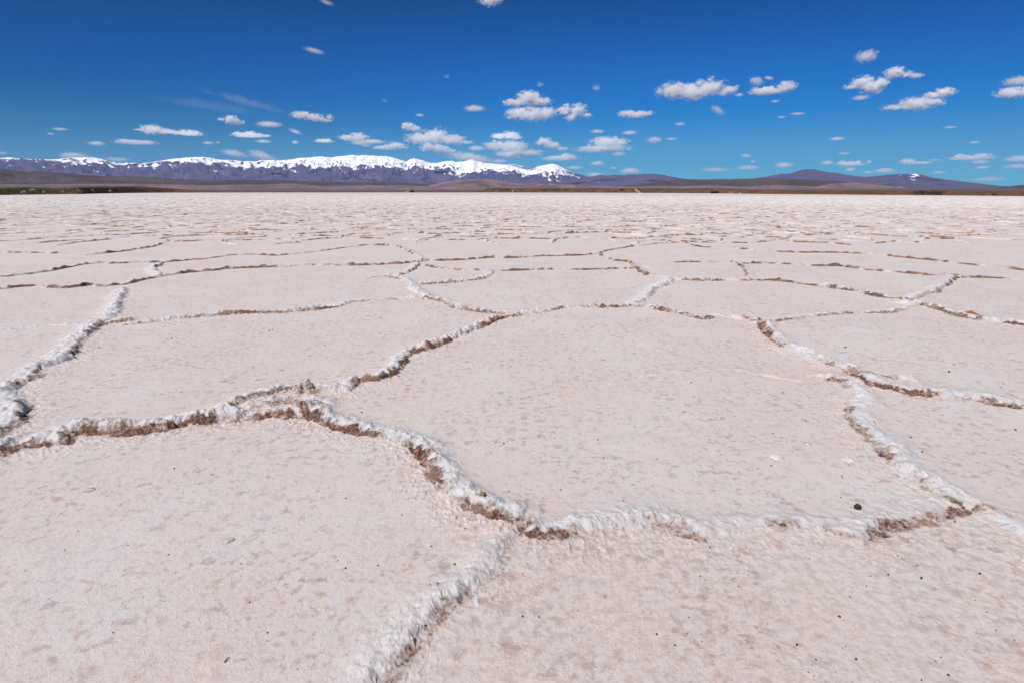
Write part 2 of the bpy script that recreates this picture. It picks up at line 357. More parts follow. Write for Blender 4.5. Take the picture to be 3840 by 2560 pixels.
NEAR_R = 8.0
def near_sheet():
    r = np.concatenate([np.arange(0.55, 2.6, 0.0045), np.arange(2.6, 5.0, 0.0075), np.arange(5.0, NEAR_R + 0.02, 0.011)])
    th = np.radians(np.linspace(-52, 52, 1500))
    R, T = np.meshgrid(r, th, indexing='ij')
    X = (R * np.sin(T)).astype(np.float32); Y = (R * np.cos(T)).astype(np.float32)
    # ragged edges: warp the lookup position
    wx = X + 0.022 * fbm(X * 12, Y * 12, 2, 3) + 0.016 * fbm(X * 4, Y * 4, 2, 4) + 0.003 * vn(X * 45, Y * 45, 6)
    wy = Y + 0.022 * fbm(X * 12, Y * 12, 2, 13) + 0.016 * fbm(X * 4, Y * 4, 2, 14) + 0.003 * vn(X * 45, Y * 45, 16)
    D = np.full(X.shape, 9.0, np.float32); SD = np.full(X.shape, 9.0, np.float32)
    Hh = np.zeros(X.shape, np.float32); Wd = np.full(X.shape, .1, np.float32); Mu = np.zeros(X.shape, np.float32); SF = np.ones(X.shape, np.float32)
    NX = np.zeros(X.shape, np.float32); NY = np.zeros(X.shape, np.float32)
    Z2 = np.zeros(X.shape, np.float32)
    def prof(sd, h, wd, soft=1.0):
        fw = (0.020 + h * 1.0) * soft
        f = ss(0.006, -fw, sd)
        back = np.where(sd < -fw, np.exp(-((sd + fw) / (wd * .8)) ** 2), 1.0)
        return h * f * back
    MARG = 0.36
    for Q, h, wd, mud, traced, soft in POLY:
        rr = np.hypot(Q[:, 0], Q[:, 1])
        if rr.min() > NEAR_R + 0.5: continue
        seg = [k for k in range(len(Q) - 1) if 0.3 < math.hypot(*((Q[k] + Q[k + 1]) / 2)) < NEAR_R + 0.4]
        if not seg: continue
        ks = np.array(seg + [seg[-1] + 1]); tq = np.arctan2(Q[ks, 0], Q[ks, 1]); rq = rr[ks]
        mgt = MARG / max(rq.min(), .3)
        I0, I1 = np.searchsorted(r, [rq.min() - MARG, rq.max() + MARG]); J0, J1 = np.searchsorted(th, [tq.min() - mgt, tq.max() + mgt])
        if I1 <= I0 or J1 <= J0: continue
        W_ = (slice(I0, I1), slice(J0, J1)); shp = X[W_].shape
        d_ = np.full(shp, 9.0, np.float32); s_ = np.full(shp, 9.0, np.float32); nx_ = np.zeros(shp, np.float32); ny_ = np.zeros(shp, np.float32); ov_ = np.zeros(shp, np.float32)
        for k in seg:
            a = Q[k]; b = Q[k + 1]; mx = (a + b) / 2; R0 = math.hypot(*mx)
            L = math.hypot(*(b - a)); mg = MARG + L / 2
            i0, i1 = np.searchsorted(r, [R0 - mg, R0 + mg]); t0 = math.atan2(mx[0], mx[1]); dt = mg / R0
            j0, j1 = np.searchsorted(th, [t0 - dt, t0 + dt])
            i0 = max(i0, I0); i1 = min(i1, I1); j0 = max(j0, J0); j1 = min(j1, J1)
            if i1 <= i0 or j1 <= j0: continue
            g = (slice(i0, i1), slice(j0, j1)); l = (slice(i0 - I0, i1 - I0), slice(j0 - J0, j1 - J0))
            px = wx[g] - a[0]; py = wy[g] - a[1]; dx, dy = (b - a) / L
            tt = px * dx + py * dy; tc = np.clip(tt, 0, L)
            dist = np.hypot(px - tc * dx, py - tc * dy); side = px * dy - py * dx
            sd = np.where(side > 0, dist, -dist)
            over = np.zeros_like(dist)
            if k == 0: over = np.maximum(over, -tt)
            if k == len(Q) - 2: over = np.maximum(over, tt - L)
            if k == 0 or k == len(Q) - 2: sd = np.where(over > 0, side, sd)
            bt = dist < d_[l]
            for A_, v in ((d_, dist), (s_, sd), (nx_, dy), (ny_, -dx), (ov_, over)): A_[l] = np.where(bt, v, A_[l])
        endf = np.exp(-(ov_ / (0.03 + 0.05 * (soft > 1))) ** 2)
        hh = h * endf
        z_ = prof(s_, hh, wd, soft)
        Z2[W_] = np.maximum(Z2[W_], z_)
        bt = d_ < D[W_]
        for A_, v in ((D, d_), (SD, s_), (Hh, hh), (Wd, wd), (Mu, mud), (NX, nx_), (NY, ny_), (SF, soft)): A_[W_] = np.where(bt, v, A_[W_])
    n_h = fbm(X * 3.1, Y * 3.1, 3, 21)
    hv = np.clip(0.64 + 0.7 * n_h + 0.35 * fbm(X * 9, Y * 9, 2, 23), 0.25, 1.3)                       # ridge height changes along its run
    near = np.exp(-(np.minimum(D, 1.0) / 0.10) ** 2) * ss(0.006, 0.03, Hh)
    lump = fbm(X * 22, Y * 22, 4, 31, 0.5); lump2 = ridged(X * 27, Y * 27, 3, 41, 0.55)
    z = Z2 * hv * (1 + 0.55 * lump) + near * (0.0055 * lump + 0.006 * (lump2 - 0.55)) * np.clip(Hh / 0.035, .2, 1.4)
    facez = np.exp(-((SD + 0.012) / 0.022) ** 2)
    z += facez * Hh * 0.18 * (ridged(X * 30, Y * 30, 2, 51, 0.65) - 0.6)
    # floor of the cells: very gentle swell, rising a little to the ridges, and small crust relief
    z += 0.004 * fbm(X * 1.7, Y * 1.7, 3, 61) + 0.0016 * fbm(X * 9, Y * 9, 4, 62) + 0.0009 * fbm(X * 45, Y * 45, 3, 63, .6)
    z += 0.005 * np.exp(-(D / 0.15) ** 2)
    # crumbs broken off the ridges
    z += 0.0065 * ss(0.30, 0.62, vn(X * 58, Y * 58, 66)) * np.exp(-(D / 0.13) ** 2) * ss(.01, .03, Hh) * ss(-.3, .3, fbm(X * 5, Y * 5, 2, 67))
    # a few low blisters
    bl = vn(X * 2.3, Y * 2.3, 71); z += 0.004 * ss(0.55, 0.8, bl)
    # overhang: the crest leans out over the face
    lean = 0.25 * Hh * hv * np.exp(-((SD + 0.028) / 0.016) ** 2) * np.clip(Mu, 0, 1) * (0.6 + 0.8 * np.clip(lump + .5, 0, 1))
    fade = ss(NEAR_R, NEAR_R - 0.25, R)
    onface = np.exp(-((SD + 0.5 * (0.020 + Hh * 1.0) * SF) / (0.022 * SF)) ** 2) * ss(0.005, 0.03, Hh)
    rub = fbm(X * 34 + z * 31, Y * 34 - z * 43, 3, 55, .6) * 0.010 + 0.006 * (ridged(X * 60 + z * 70, Y * 60 - z * 50, 2, 57, .6) - .55)
    lean = lean + onface * rub
    X2 = X + NX * lean * fade; Y2 = Y + NY * lean * fade
    z = z * fade
    patch = ss(-0.30, 0.06, fbm(X * 2.2, Y * 2.2, 3, 81)) * 0.70 + 0.30
    fw = (0.020 + Hh * 1.0) * SF
    brown = np.clip(Mu * 1.15, 0, 1) * patch * (.6 + .4 * ss(-.25, .12, fbm(X * 11, Y * 11, 4, 83, .6))) * ss(-1.0, -0.45, SD / fw + 0.45 * lump) * ss(0.022, 0.0, SD + 0.014 * lump) * ss(0.004, 0.02, Hh)
    # scraps of mud on crests
    brown = np.maximum(brown, Mu * near * ss(0.30, 0.5, fbm(X * 17, Y * 17, 4, 91, .6)) * ss(0.01, 0.03, Hh) * ss(0.03, -0.01, SD) * 0.5)
    white = 0.95 * np.exp(-((SD + 0.055) / (0.036 + Wd * 0.42)) ** 2) * ss(0.012, 0.03, Hh) * np.where(SD > -0.015, 0.25 + .75 * ss(0.0, -0.015, SD), 1)
    halo = ss(-0.01, 0.02, SD) * np.exp(-np.clip(SD, 0, 2) / (0.055 * SF)) * Mu * patch * (.35 + .65 * ss(-0.2, 0.2, fbm(X * 3.3, Y * 3.3, 3, 95))) * 1.3
    halo = np.clip(halo, 0, 1) + 0.42 * ss(-.35, .1, X + .5 * (Y - 1.2)) * ss(1.85, 1.6, Y)
    co = np.stack([X2, Y2, z], -1)
    return co, grid_quads(len(r), len(th)), dict(brown=brown * fade, white=np.clip(white, 0, 1) * fade, halo=np.clip(halo, 0, 1) * fade), (r, th, z)
co, qd, at_, NEAR = near_sheet()
def zat(x, y):
    r_, th_, z_ = NEAR
    i = int(np.clip(np.searchsorted(r_, math.hypot(x, y)), 0, len(r_) - 1)); j = int(np.clip(np.searchsorted(th_, math.atan2(x, y)), 0, len(th_) - 1))
    return float(z_[i, j]) if math.hypot(x, y) < NEAR_R else 0.0

def far_parts():
    """flat sheet beyond the detailed one, with every further ridge as a low lumpy bank laid on it"""
    cos, qs, br, wh, ha = [], [], [], [], []
    off = 0
    def push(c, q, b, w_, h_):
        nonlocal off
        cos.append(c.reshape(-1, 3)); qs.append(q + off); br.append(b.ravel()); wh.append(w_.ravel()); ha.append(h_.ravel()); off += c.size // 3
    r = np.concatenate([np.arange(NEAR_R, 30, 0.16), np.geomspace(30, 1250, 160)])
    th = np.radians(np.linspace(-52, 52, 420))
    R, T = np.meshgrid(r, th, indexing='ij'); X = R * np.sin(T); Y = R * np.cos(T)
    z = 0.006 * fbm(X * 1.7, Y * 1.7, 3, 61) * ss(8, 8.4, R) * ss(200, 60, R)
    ze = np.zeros_like(X)
    push(np.stack([X, Y, z], -1), grid_quads(len(r), len(th)), ze, ze + 0.10 * ss(20, 200, R), ze)
    # the patch under and beside the camera
    r = np.linspace(0.02, 0.55, 12); th = np.radians(np.linspace(-52, 52, 60))
    R, T = np.meshgrid(r, th, indexing='ij'); X = R * np.sin(T); Y = R * np.cos(T); ze = np.zeros_like(X)
    push(np.stack([X, Y, ze], -1), grid_quads(12, 60), ze, ze, ze)
    r = np.concatenate([np.linspace(0.02, 8, 60), np.geomspace(8.5, 1250, 50)]); th = np.radians(np.linspace(52, 308, 160))
    R, T = np.meshgrid(r, th, indexing='ij'); X = R * np.sin(T); Y = R * np.cos(T); ze = np.zeros_like(X)
    push(np.stack([X, Y, ze], -1), grid_quads(len(r), 160), ze, ze, ze)
    s = np.array([0.05, 0.012, 0.0, -0.016, -0.030, -0.055, -0.10, -0.19])
    hz = np.array([-0.12, 0.0, 0.16, 0.72, 0.98, 0.90, 0.45, -0.12])
    bz = np.array([0.0, 0.5, 1.0, 1.0, 0.65, 0.1, 0.0, 0.0])
    wz = np.array([0.1, 0.1, 0.1, 0.2, 0.7, 0.85, 0.6, 0.1])
    for Q, h, wd, mud, traced, soft in POLY:
        rr = np.hypot(Q[:, 0], Q[:, 1])
        if rr.max() < NEAR_R - 0.15: continue
        keep = rr > NEAR_R - 0.15
        idx = np.where(keep)[0]
        if len(idx) < 2: continue
        for run in np.split(idx, np.where(np.diff(idx) > 1)[0] + 1):
            if len(run) < 2: continue
            P = Q[run]; n = len(P)
            tg = np.gradient(P, axis=0); tg /= np.maximum(np.linalg.norm(tg, axis=1, keepdims=True), 1e-9)
            nr = np.stack([tg[:, 1], -tg[:, 0]], 1)
            t_ = np.linspace(0, 1, n)
            env = np.sin(np.pi * np.clip(t_, 0.0, 1)) ** 0.3 if not traced else np.minimum(1, np.minimum(t_, 1 - t_) * 12 + 0.35)
            hv = np.clip(0.78 + 0.5 * fbm(P[:, 0] * 2.1, P[:, 1] * 2.1, 3, 21) + 0.75 * fbm(P[:, 0] * 7, P[:, 1] * 7, 3, 22, .75), 0.15, 1.6)
            Hs = h * env * hv
            SS = s[None, :] * (wd / 0.10 * 0.35 + 0.65) + 0.03 * fbm(P[:, :1] * 9 + s[None, :] * 14, P[:, 1:] * 9 - s[None, :] * 9, 3, 5) + 0.06 * fbm(P[:, :1] * 3, P[:, 1:] * 3, 3, 6)
            Xs = P[:, :1] + nr[:, :1] * SS; Ys = P[:, 1:] + nr[:, 1:] * SS
            lum = fbm(Xs * 16, Ys * 16, 3, 33, .65)
            Z = Hs[:, None] * hz[None, :] * (1 + 0.9 * lum + 0.5 * vn(Xs * 45, Ys * 45, 35))
            Z[:, 0] = np.minimum(Z[:, 0], 0) - 0.004; Z[:, -1] = np.minimum(Z[:, -1], 0) - 0.004
            gap = ss(-0.15, 0.12, fbm(P[:, 0] * 1.9, P[:, 1] * 1.9, 3, 81) + .5 * fbm(P[:, 0] * 8, P[:, 1] * 8, 2, 82))
            B = (1 - .35 * ss(12, 25, rr.mean())) * (1 - .7 * ss(25, 80, rr.mean())) * min(1, mud * 1.2 + .25) * (0.4 + 0.6 * gap[:, None]) * bz[None, :] * np.clip(1 + 1.2 * lum, 0, 1.3)
            push(np.stack([Xs, Ys, Z], -1), grid_quads(n, len(s))[:, ::-1], np.clip(B, 0, 1), np.broadcast_to(wz[None, :], B.shape) * 0.95, B * 0)
    return np.concatenate(cos), np.concatenate(qs), np.concatenate(br), np.concatenate(wh), np.concatenate(ha)
c2, q2, b2, w2, h2 = far_parts()
n1 = co.size // 3
flat = mesh_np('salt_flat', np.concatenate([co.reshape(-1, 3), c2]), np.concatenate([qd, q2 + n1]), M_SALT,
               dict(brown=np.concatenate([at_['brown'].ravel(), b2]), white=np.concatenate([at_['white'].ravel(), w2]), halo=np.concatenate([at_['halo'].ravel(), h2])))
struct(flat)

# ================================================================== LAND BEYOND THE SALT
def lut(pairs, scale=1.0):
    xs = np.array([p[0] for p in pairs], float); ys = np.array([p[1] for p in pairs], float); return xs, ys
def by_az(pairs):
    """skyline pixels -> (azimuth, tan elevation)"""
    a = np.array([azel(x, y) for x, y in pairs]); return a[:, 0], a[:, 1]
def az_x(th):      # pixel column on the horizon row for an azimuth
    return 1920 + F * np.tan(th) / math.cos(PITCH) * (1)
shore = [(-900,760),(-300,741),(0,733),(300,729),(650,723.5),(960,723),(1920,723),(2400,724.5),(2880,729),(3300,732),(3840,737),(4400,746),(4900,760)]
sh_th = np.array([azel(x, y)[0] for x, y in shore]); sh_r = np.array([gnd(x, y).xy.length for x, y in shore])
bank = [(-900,690),(-300,699),(0,703),(100,701),(200,702),(300,700),(400,698),(500,697),(600,703),(700,711),(780,717),(900,720),(1300,719.6),(1780,719),(1812,712),(1825,707),(1900,705),(2050,706),(2200,706.5),(2400,705),(2550,707),(2700,706),(2800,710),(2900,711),(3000,713),(3300,714),(3400,716),(3500,712),(3600,714),(3700,717),(3840,713),(4400,708),(4900,700)]
bk_th, bk_e = by_az(bank)

def land_material(name, cols, scale, extra=None):
    """dry ground: three earth colours in patches"""
    m, t, b = newmat(name, rough=0.95)
    b.inputs['Specular IOR Level'].default_value = 0.05
    p = t.pos()
    n1_ = t.noise(p, scale, 5, 0.6, 0.4); n2_ = t.noise(p, scale * 5, 5, 0.65)
    c = t.mix(t.mr(n1_, 0.40, 0.60), cols[0], cols[1]); c = t.mix(t.mr(n2_, 0.5, 0.66, 0, 0.8), c, cols[2])
    if extra: c = extra(t, c, p)
    t.l.new(c, b.inputs['Base Color'])
    return m
def ex_bank(t, c, p):
    g = t.attr('green'); d = t.attr('dark'); l = t.attr('pale')
    c = t.mix(g, c, (0.055, 0.06, 0.02)); c = t.mix(d, c, (0.028, 0.017, 0.015)); return t.mix(l, c, (0.36, 0.30, 0.26))
M_BANK = land_material('bank_earth', [(0.11, 0.065, 0.045), (0.15, 0.085, 0.058), (0.075, 0.055, 0.035)], 0.06, ex_bank)
M_PLAIN = land_material('plain_earth', [(0.11, 0.088, 0.09), (0.17, 0.125, 0.12), (0.08, 0.068, 0.072)], 0.0009)
def shore_bank():
    th = np.radians(np.linspace(-52, 52, 1500)); rs = np.interp(th, sh_th, sh_r); el = np.maximum(np.interp(th, bk_th, bk_e), 0.0003)
    u = np.concatenate([np.linspace(-0.012, 0.10, 34), np.linspace(0.11, 0.5, 22)])
    U, T = np.meshgrid(u, th, indexing='ij'); R = rs[None, :] * (1 + U)
    X = R * np.sin(T); Y = R * np.cos(T)
    top = CAM_H + el[None, :] * rs[None, :] * 1.09
    sc = 1 / 9.0
    rough = fbm(X * sc, Y * sc, 4, 201, .6)
    gul = ridged(T * 260, U * 14, 3, 211)
    p = ss(0.0, 0.07, U + 0.018 * rough) * (0.80 + 0.20 * ss(0.05, 0.12, U))
    z = -0.25 + (top + 0.15) * p * (1 + 0.10 * rough * (1 - ss(.07, .1, U))) + (gul - .5) * 0.22 * top * p * (1 - ss(0.04, 0.085, U))
    z = np.minimum(z, CAM_H + el[None, :] * R * 1.005 + .02)
    z = np.where(U > 0.16, z * (1 - 0.5 * ss(0.16, 0.5, U)) , z)
    xp = 1920 + F * np.tan(T) / cp
    right = ss(1800, 1830, xp)
    left = ss(760, 500, xp)
    n = fbm(X / 5.0, Y / 2.5, 4, 221, .65)
    green = left * ss(230, 90, xp) * ss(0.012, 0.03, U) * 0.95 + left * 0.35 * ss(0.0, .4, n) * ss(.03, .06, U)
    cliff = np.exp(-((U - 0.045) / 0.018) ** 2)
    dark = np.clip(right * cliff * ss(-0.15, 0.35, fbm(xp / 26.0, U * 30, 4, 231, .6)) * (0.3 + 0.7 * ss(2600, 2300, xp)) + (1 - ss(.0, .022, U)) * 0.55 * left + left * ss(0.18, .45, n) * 0.8, 0, 1)
    pale = left * ss(0.22, 0.5, fbm(xp / 11.0, U * 60 + 3, 4, 241, .6)) * ss(80, 160, xp) * ss(540, 420, xp) * 0.8 + left * ss(110, 60, xp) * ss(0.001, .005, U) * ss(0.014, 0.008, U)
    pale = np.maximum(pale, right * np.exp(-((xp - (2405 - U * 420)) / 5) ** 2) * ss(.065, .05, U))    # the track climbing the bank
    return struct(mesh_np('shore_bank', np.stack([X, Y, z], -1), grid_quads(len(u), len(th)), M_BANK, dict(green=green, dark=dark, pale=np.clip(pale, 0, 1))))
shore_bank()
def plain():
    th = np.radians(np.linspace(-55, 55, 500)); rs = np.interp(th, sh_th, sh_r)
    u = np.concatenate([np.linspace(0, 1, 120) ** 3])
    U, T = np.meshgrid(u, th, indexing='ij'); R = rs[None, :] * 1.003 * (1 - U) + 34000 * U
    X = R * np.sin(T); Y = R * np.cos(T)
    z = -0.2 + 0.0042 * (R - rs[None, :]) + (R - rs[None, :]) * 0.0022 * fbm(X / 2600, Y / 2600, 4, 301) * ss(600, 6000, R)
    return struct(mesh_np('plain', np.stack([X, Y, z], -1), grid_quads(len(u), len(th)), M_PLAIN))
plain()
# ------------------------------------------------------------------ hills and mountains
def rng_mesh(name, sky_px, R0, front, back, mat, seed, gl, amp, nth=1400, nr=110, rough=0.42, base=0.0035, snow=None, zlow=-60, xr=(-250, 4090), jag=1.5):
    th_a, el_a = by_az(sky_px)
    t0, t1 = azel(xr[0], 700)[0], azel(xr[1], 700)[0]
    th = np.linspace(t0, t1, nth); el = np.interp(th, th_a, el_a)
    k = np.array([.25, .5, .25]); el = np.convolve(np.pad(el, 1, 'edge'), k, 'valid') + jag / F * (fbm(th * 95, th * 0, 4, seed + 77, .6) + .4 * ridged(th * 60, th * 0, 3, seed + 78))
    u = np.linspace(0, 1, nr)
    U, T = np.meshgrid(u, th, indexing='ij')
    Rr = R0 * (front + (1 - front) * np.minimum(U / 0.82, 1) + back * np.maximum(0, (U - 0.82) / 0.18))
    Rc = R0 * (1 + 0.02 * fbm(T * 14, T * 0, 3, seed + 9)[0:1] * 0)
    X = Rr * np.sin(T); Y = Rr * np.cos(T)
    v = np.clip(U / 0.82, 0, 1)
    b0 = base * R0 * front
    Hc = CAM_H + el[None, :] * R0
    p = v ** 1.35 * (1 - 0.12 * np.sin(v * np.pi))
    z = b0 + (Hc - b0) * p
    # spurs and gullies that run down the slope
    sx = T * R0 / gl; sy = Rr / (gl * 1.5)
    wq = 0.8 * fbm(sx * .5, sy * .8, 3, seed + 3)
    sp = ridged(sx + wq, sy + wq, 5, seed, rough)
    med = ridged(sx * 3.1 + wq, sy * 2.1 - wq, 4, seed + 20, rough)
    tap = np.sin(np.pi * np.clip(v, 0, 1) ** 0.9) ** 0.8
    z = z + (Hc - b0) * amp * tap * (0.9 * (sp - 0.62) + 0.55 * (med - 0.6) * v) * (0.12 + 0.88 * v ** 1.5)
    lim = CAM_H + (el[None, :]) * Rr * (1 - 0.75 * (1 - v) + 0.06 * (sp - .6))
    z = np.minimum(z, np.where(v < 1, lim, z))
    z = np.where(U > 0.82, Hc - (Hc + 50) * ((U - 0.82) / 0.18) ** 1.1 * 0.7, z)
    z = np.where(U < 0.02, zlow, z)
    at = {}
    xp = 1920 + F * np.tan(T) / cp
    yp = HZ - F * (z - CAM_H) / Rr * (1 / np.cos(T))      # close to the photo row
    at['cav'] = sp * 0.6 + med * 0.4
    if snow is not None:
        sx_, sy_ = lut(snow)
        line = np.interp(xp[0], sx_, sy_)[None, :]
        ls = (line - HZ) * -1 / F * Rr * np.cos(T)          # snowline altitude
        d = (z - ls) / (R0 * 10 / F)                          # in steps of ten photo pixels
        d = 0.25 + d + 0.75 * fbm(sx * 2.6, sy * 2.6, 4, seed + 50, .6) + 3.6 * (0.61 - sp) + 3.2 * (0.56 - med) + 2.4 * (ridged(sx * 9 + 3 * wq, sy * 3.0, 3, seed + 60) - .6)
        at['snow'] = ss(-0.15, 0.25, d)
    q = grid_quads(nr, nth)
    return struct(mesh_np(name, np.stack([X, Y, z], -1), q, mat, at))
SKY1 = [(-400,598),(-150,596),(0,594),(40,592),(100,597),(160,599),(190,598),(230,595),(290,592),(345,591),(380,598),(420,608),(460,612),(500,612),(530,613),(560,611),(600,603),(650,597),(690,594),(720,590),(750,589),(780,592),(820,598),(870,603),(920,607),(960,606),(980,602),(1010,602),(1060,602),(1090,600),(1120,594),(1160,592),(1200,588),(1240,590),(1290,585),(1320,582),(1335,585),(1365,580),(1395,583),(1420,587),(1455,587),(1480,591),(1500,598),(1525,608),(1540,598),(1555,594),(1575,598),(1600,606),(1620,612),(1640,611),(1670,606),(1690,604),(1710,609),(1735,608),(1750,604),(1770,599),(1790,605),(1820,614),(1850,613),(1875,616),(1900,617),(1935,618),(1955,623),(1975,630),(1995,635),(2003,633),(2020,625),(2045,619),(2070,615),(2090,619),(2110,631),(2130,642),(2150,649),(2170,655),(2220,668),(2300,680),(2400,690),(2700,704),(4200,712)]
SNOW1 = [(-400,609),(0,609),(200,614),(400,622),(600,624),(800,622),(1000,631),(1200,635),(1400,636),(1500,637),(1600,640),(1750,647),(1900,652),(2000,655),(2100,658),(2170,655),(2200,600),(4200,500)]
SKY2 = [(-400,715),(1900,690),(2100,680),(2180,668),(2230,661),(2250,656),(2265,659),(2280,659),(2305,656),(2335,657),(2365,655),(2400,654),(2430,652),(2460,653),(2490,656),(2510,662),(2545,668),(2560,671),(2600,675),(2700,678),(2800,674),(2850,666),(2880,661),(2900,657),(2930,651),(2945,653),(2970,649),(3000,640),(3030,635),(3050,635),(3075,641),(3110,648),(3140,649),(3170,655),(3200,660),(3240,664),(3290,661),(3330,657),(3360,654),(3400,653),(3440,652),(3470,660),(3500,667),(3550,675),(3590,679),(3640,686),(3700,693),(3760,699),(3840,703),(4200,708)]
SNOW2 = [(-400,400),(3340,560),(3365,652),(3380,650),(3392,630),(3400,654),(3432,654),(3440,630),(3460,500),(4200,400)]
SKY3 = [(-400,632),(0,634),(50,640),(100,645),(150,646),(200,648),(260,652),(330,658),(400,663),(460,661),(520,664),(600,668),(700,675),(800,677),(900,676),(1000,678),(1100,678),(1200,682),(1300,685),(1400,682),(1500,685),(1580,690),(1660,700),(1760,708),(2000,712),(2100,706),(2300,700),(2400,692),(2480,682),(2560,674),(2650,674),(2790,672),(2860,670),(2920,672),(3000,674),(3100,677),(3140,679),(3200,688),(3300,702),(3420,712),(3600,716),(3690,713),(3740,707),(3780,701),(3810,697),(3840,695),(4000,690),(4200,688)]
SKY4 = [(-400,690),(200,692),(500,690),(800,697),(1000,694),(1100,690),(1200,700),(1350,698),(1480,694),(1560,699),(1600,700),(1640,690),(1680,681),(1740,674),(1800,672),(1870,676),(1930,690),(1970,692),(2010,688),(2040,684),(2070,683),(2110,688),(2150,690),(2200,697),(2350,702),(2500,700),(2650,695),(2780,700),(2900,694),(3060,702),(3120,690),(3200,686),(3290,690),(3350,700),(3430,709),(3600,716),(4200,712)]
def mtn_mat(name, cols, scale):  # far-range rock: purple stone, with some blue of distance haze put into its colour
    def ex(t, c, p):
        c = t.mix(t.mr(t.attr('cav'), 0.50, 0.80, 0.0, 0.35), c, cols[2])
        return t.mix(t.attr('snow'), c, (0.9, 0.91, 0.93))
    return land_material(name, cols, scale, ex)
rng_mesh('snow_mountains', SKY1, 42000, 0.62, 0.12, mtn_mat('snow_range_hazy_rock', [(0.09, 0.082, 0.165), (0.125, 0.10, 0.18), (0.07, 0.068, 0.145)], 0.0004), 400, 2300, 0.50, nth=2300, nr=150, snow=SNOW1, xr=(-1600, 2900), jag=2.4)  # rock colours carry part of the haze blue, the air volume being thin
rng_mesh('purple_mountains', SKY2, 36000, 0.62, 0.12, mtn_mat('purple_range_hazy_rock', [(0.085, 0.074, 0.15), (0.12, 0.092, 0.155), (0.07, 0.065, 0.13)], 0.0004), 500, 2200, 0.28, nth=1200, nr=110, snow=SNOW2, xr=(1800, 5400))  # purple rock, pushed bluer to stand in for thicker haze
rng_mesh('brown_hills', SKY3, 17000, 0.62, 0.12, land_material('hill_earth', [(0.070, 0.055, 0.055), (0.11, 0.08, 0.072), (0.055, 0.047, 0.047)], 0.0007), 600, 900, 0.30, nth=1700, nr=90, xr=(-1600, 5400))
rng_mesh('foothills', SKY4, 11500, 0.70, 0.12, land_material('foothill_earth', [(0.13, 0.10, 0.115), (0.26, 0.175, 0.175), (0.08, 0.072, 0.10)], 0.0011), 700, 420, 0.35, nth=1900, nr=90, xr=(-1600, 5400))

# ================================================================== CLOUDS
def cloud_mat(name, lobes, dens, seed, nscale, edge=1.7, stretch=(1, 1, 1)):
    m = bpy.data.materials.new(name); m.use_nodes = True; t = NT(m); t.n.clear()
    out = t.add('ShaderNodeOutputMaterial'); pv = t.add('ShaderNodeVolumePrincipled')
    pv.inputs['Color'].default_value = (1, 1, 1, 1); pv.inputs['Anisotropy'].default_value = 0.0
    p = t.add('ShaderNodeTexCoord').outputs['Object']
    f = None
    for (cx, cz, rx, rz) in lobes:
        d = t.vmath('SUBTRACT', p, (cx, 0, cz)).outputs[0]
        d = t.vmath('MULTIPLY', d, (1 / rx, 1 / (rx * 0.75), 1 / rz)).outputs[0]
        l = t.vmath('LENGTH', d).outputs['Value']
        f = l if f is None else t.math('SMOOTH_MIN', f, l, 0.22)
    q = t.vmath('ADD', t.vmath('MULTIPLY', p, stretch).outputs[0], (seed * 3.17, seed * 1.3, -seed * 2.1)).outputs[0]
    n = t.noise(q, nscale, 7, 0.66, 0.35)
    g = t.math('ADD', t.math('SUBTRACT', 0.95, f), t.math('MULTIPLY', t.math('SUBTRACT', n, 0.5), edge))
    dn = t.math('MULTIPLY', t.mr(g, 0.0, 0.8), dens)
    t.l.new(dn, pv.inputs['Density']); t.l.new(pv.outputs[0], out.inputs['Volume'])
    m.cycles.volume_step_rate = 0.25
    return m
_tmp = []
def hull(name, lobes):
    """one closed lumpy surface around the lobes"""
    bm = bmesh.new()
    for (cx, cz, rx, rz) in lobes:
        k = 1.34
        bmesh.ops.create_icosphere(bm, subdivisions=3, radius=1, matrix=Matrix.Translation((cx, 0, cz)) @ Matrix.Diagonal((rx * k, rx * 0.75 * k, rz * k, 1)))
    me = bpy.data.meshes.new('tmp'); bm.to_mesh(me); bm.free()
    o = bpy.data.objects.new('tmp', me); COL.objects.link(o)
    md = o.modifiers.new('r', 'REMESH'); md.mode = 'VOXEL'; md.voxel_size = max(0.03, min(l[3] for l in lobes) * 0.22)
    dg = bpy.context.evaluated_depsgraph_get()
    m2 = bpy.data.meshes.new_from_object(o.evaluated_get(dg)); m2.name = name
    bpy.data.objects.remove(o); bpy.data.meshes.remove(me)
    return m2
DECK = 3350.0
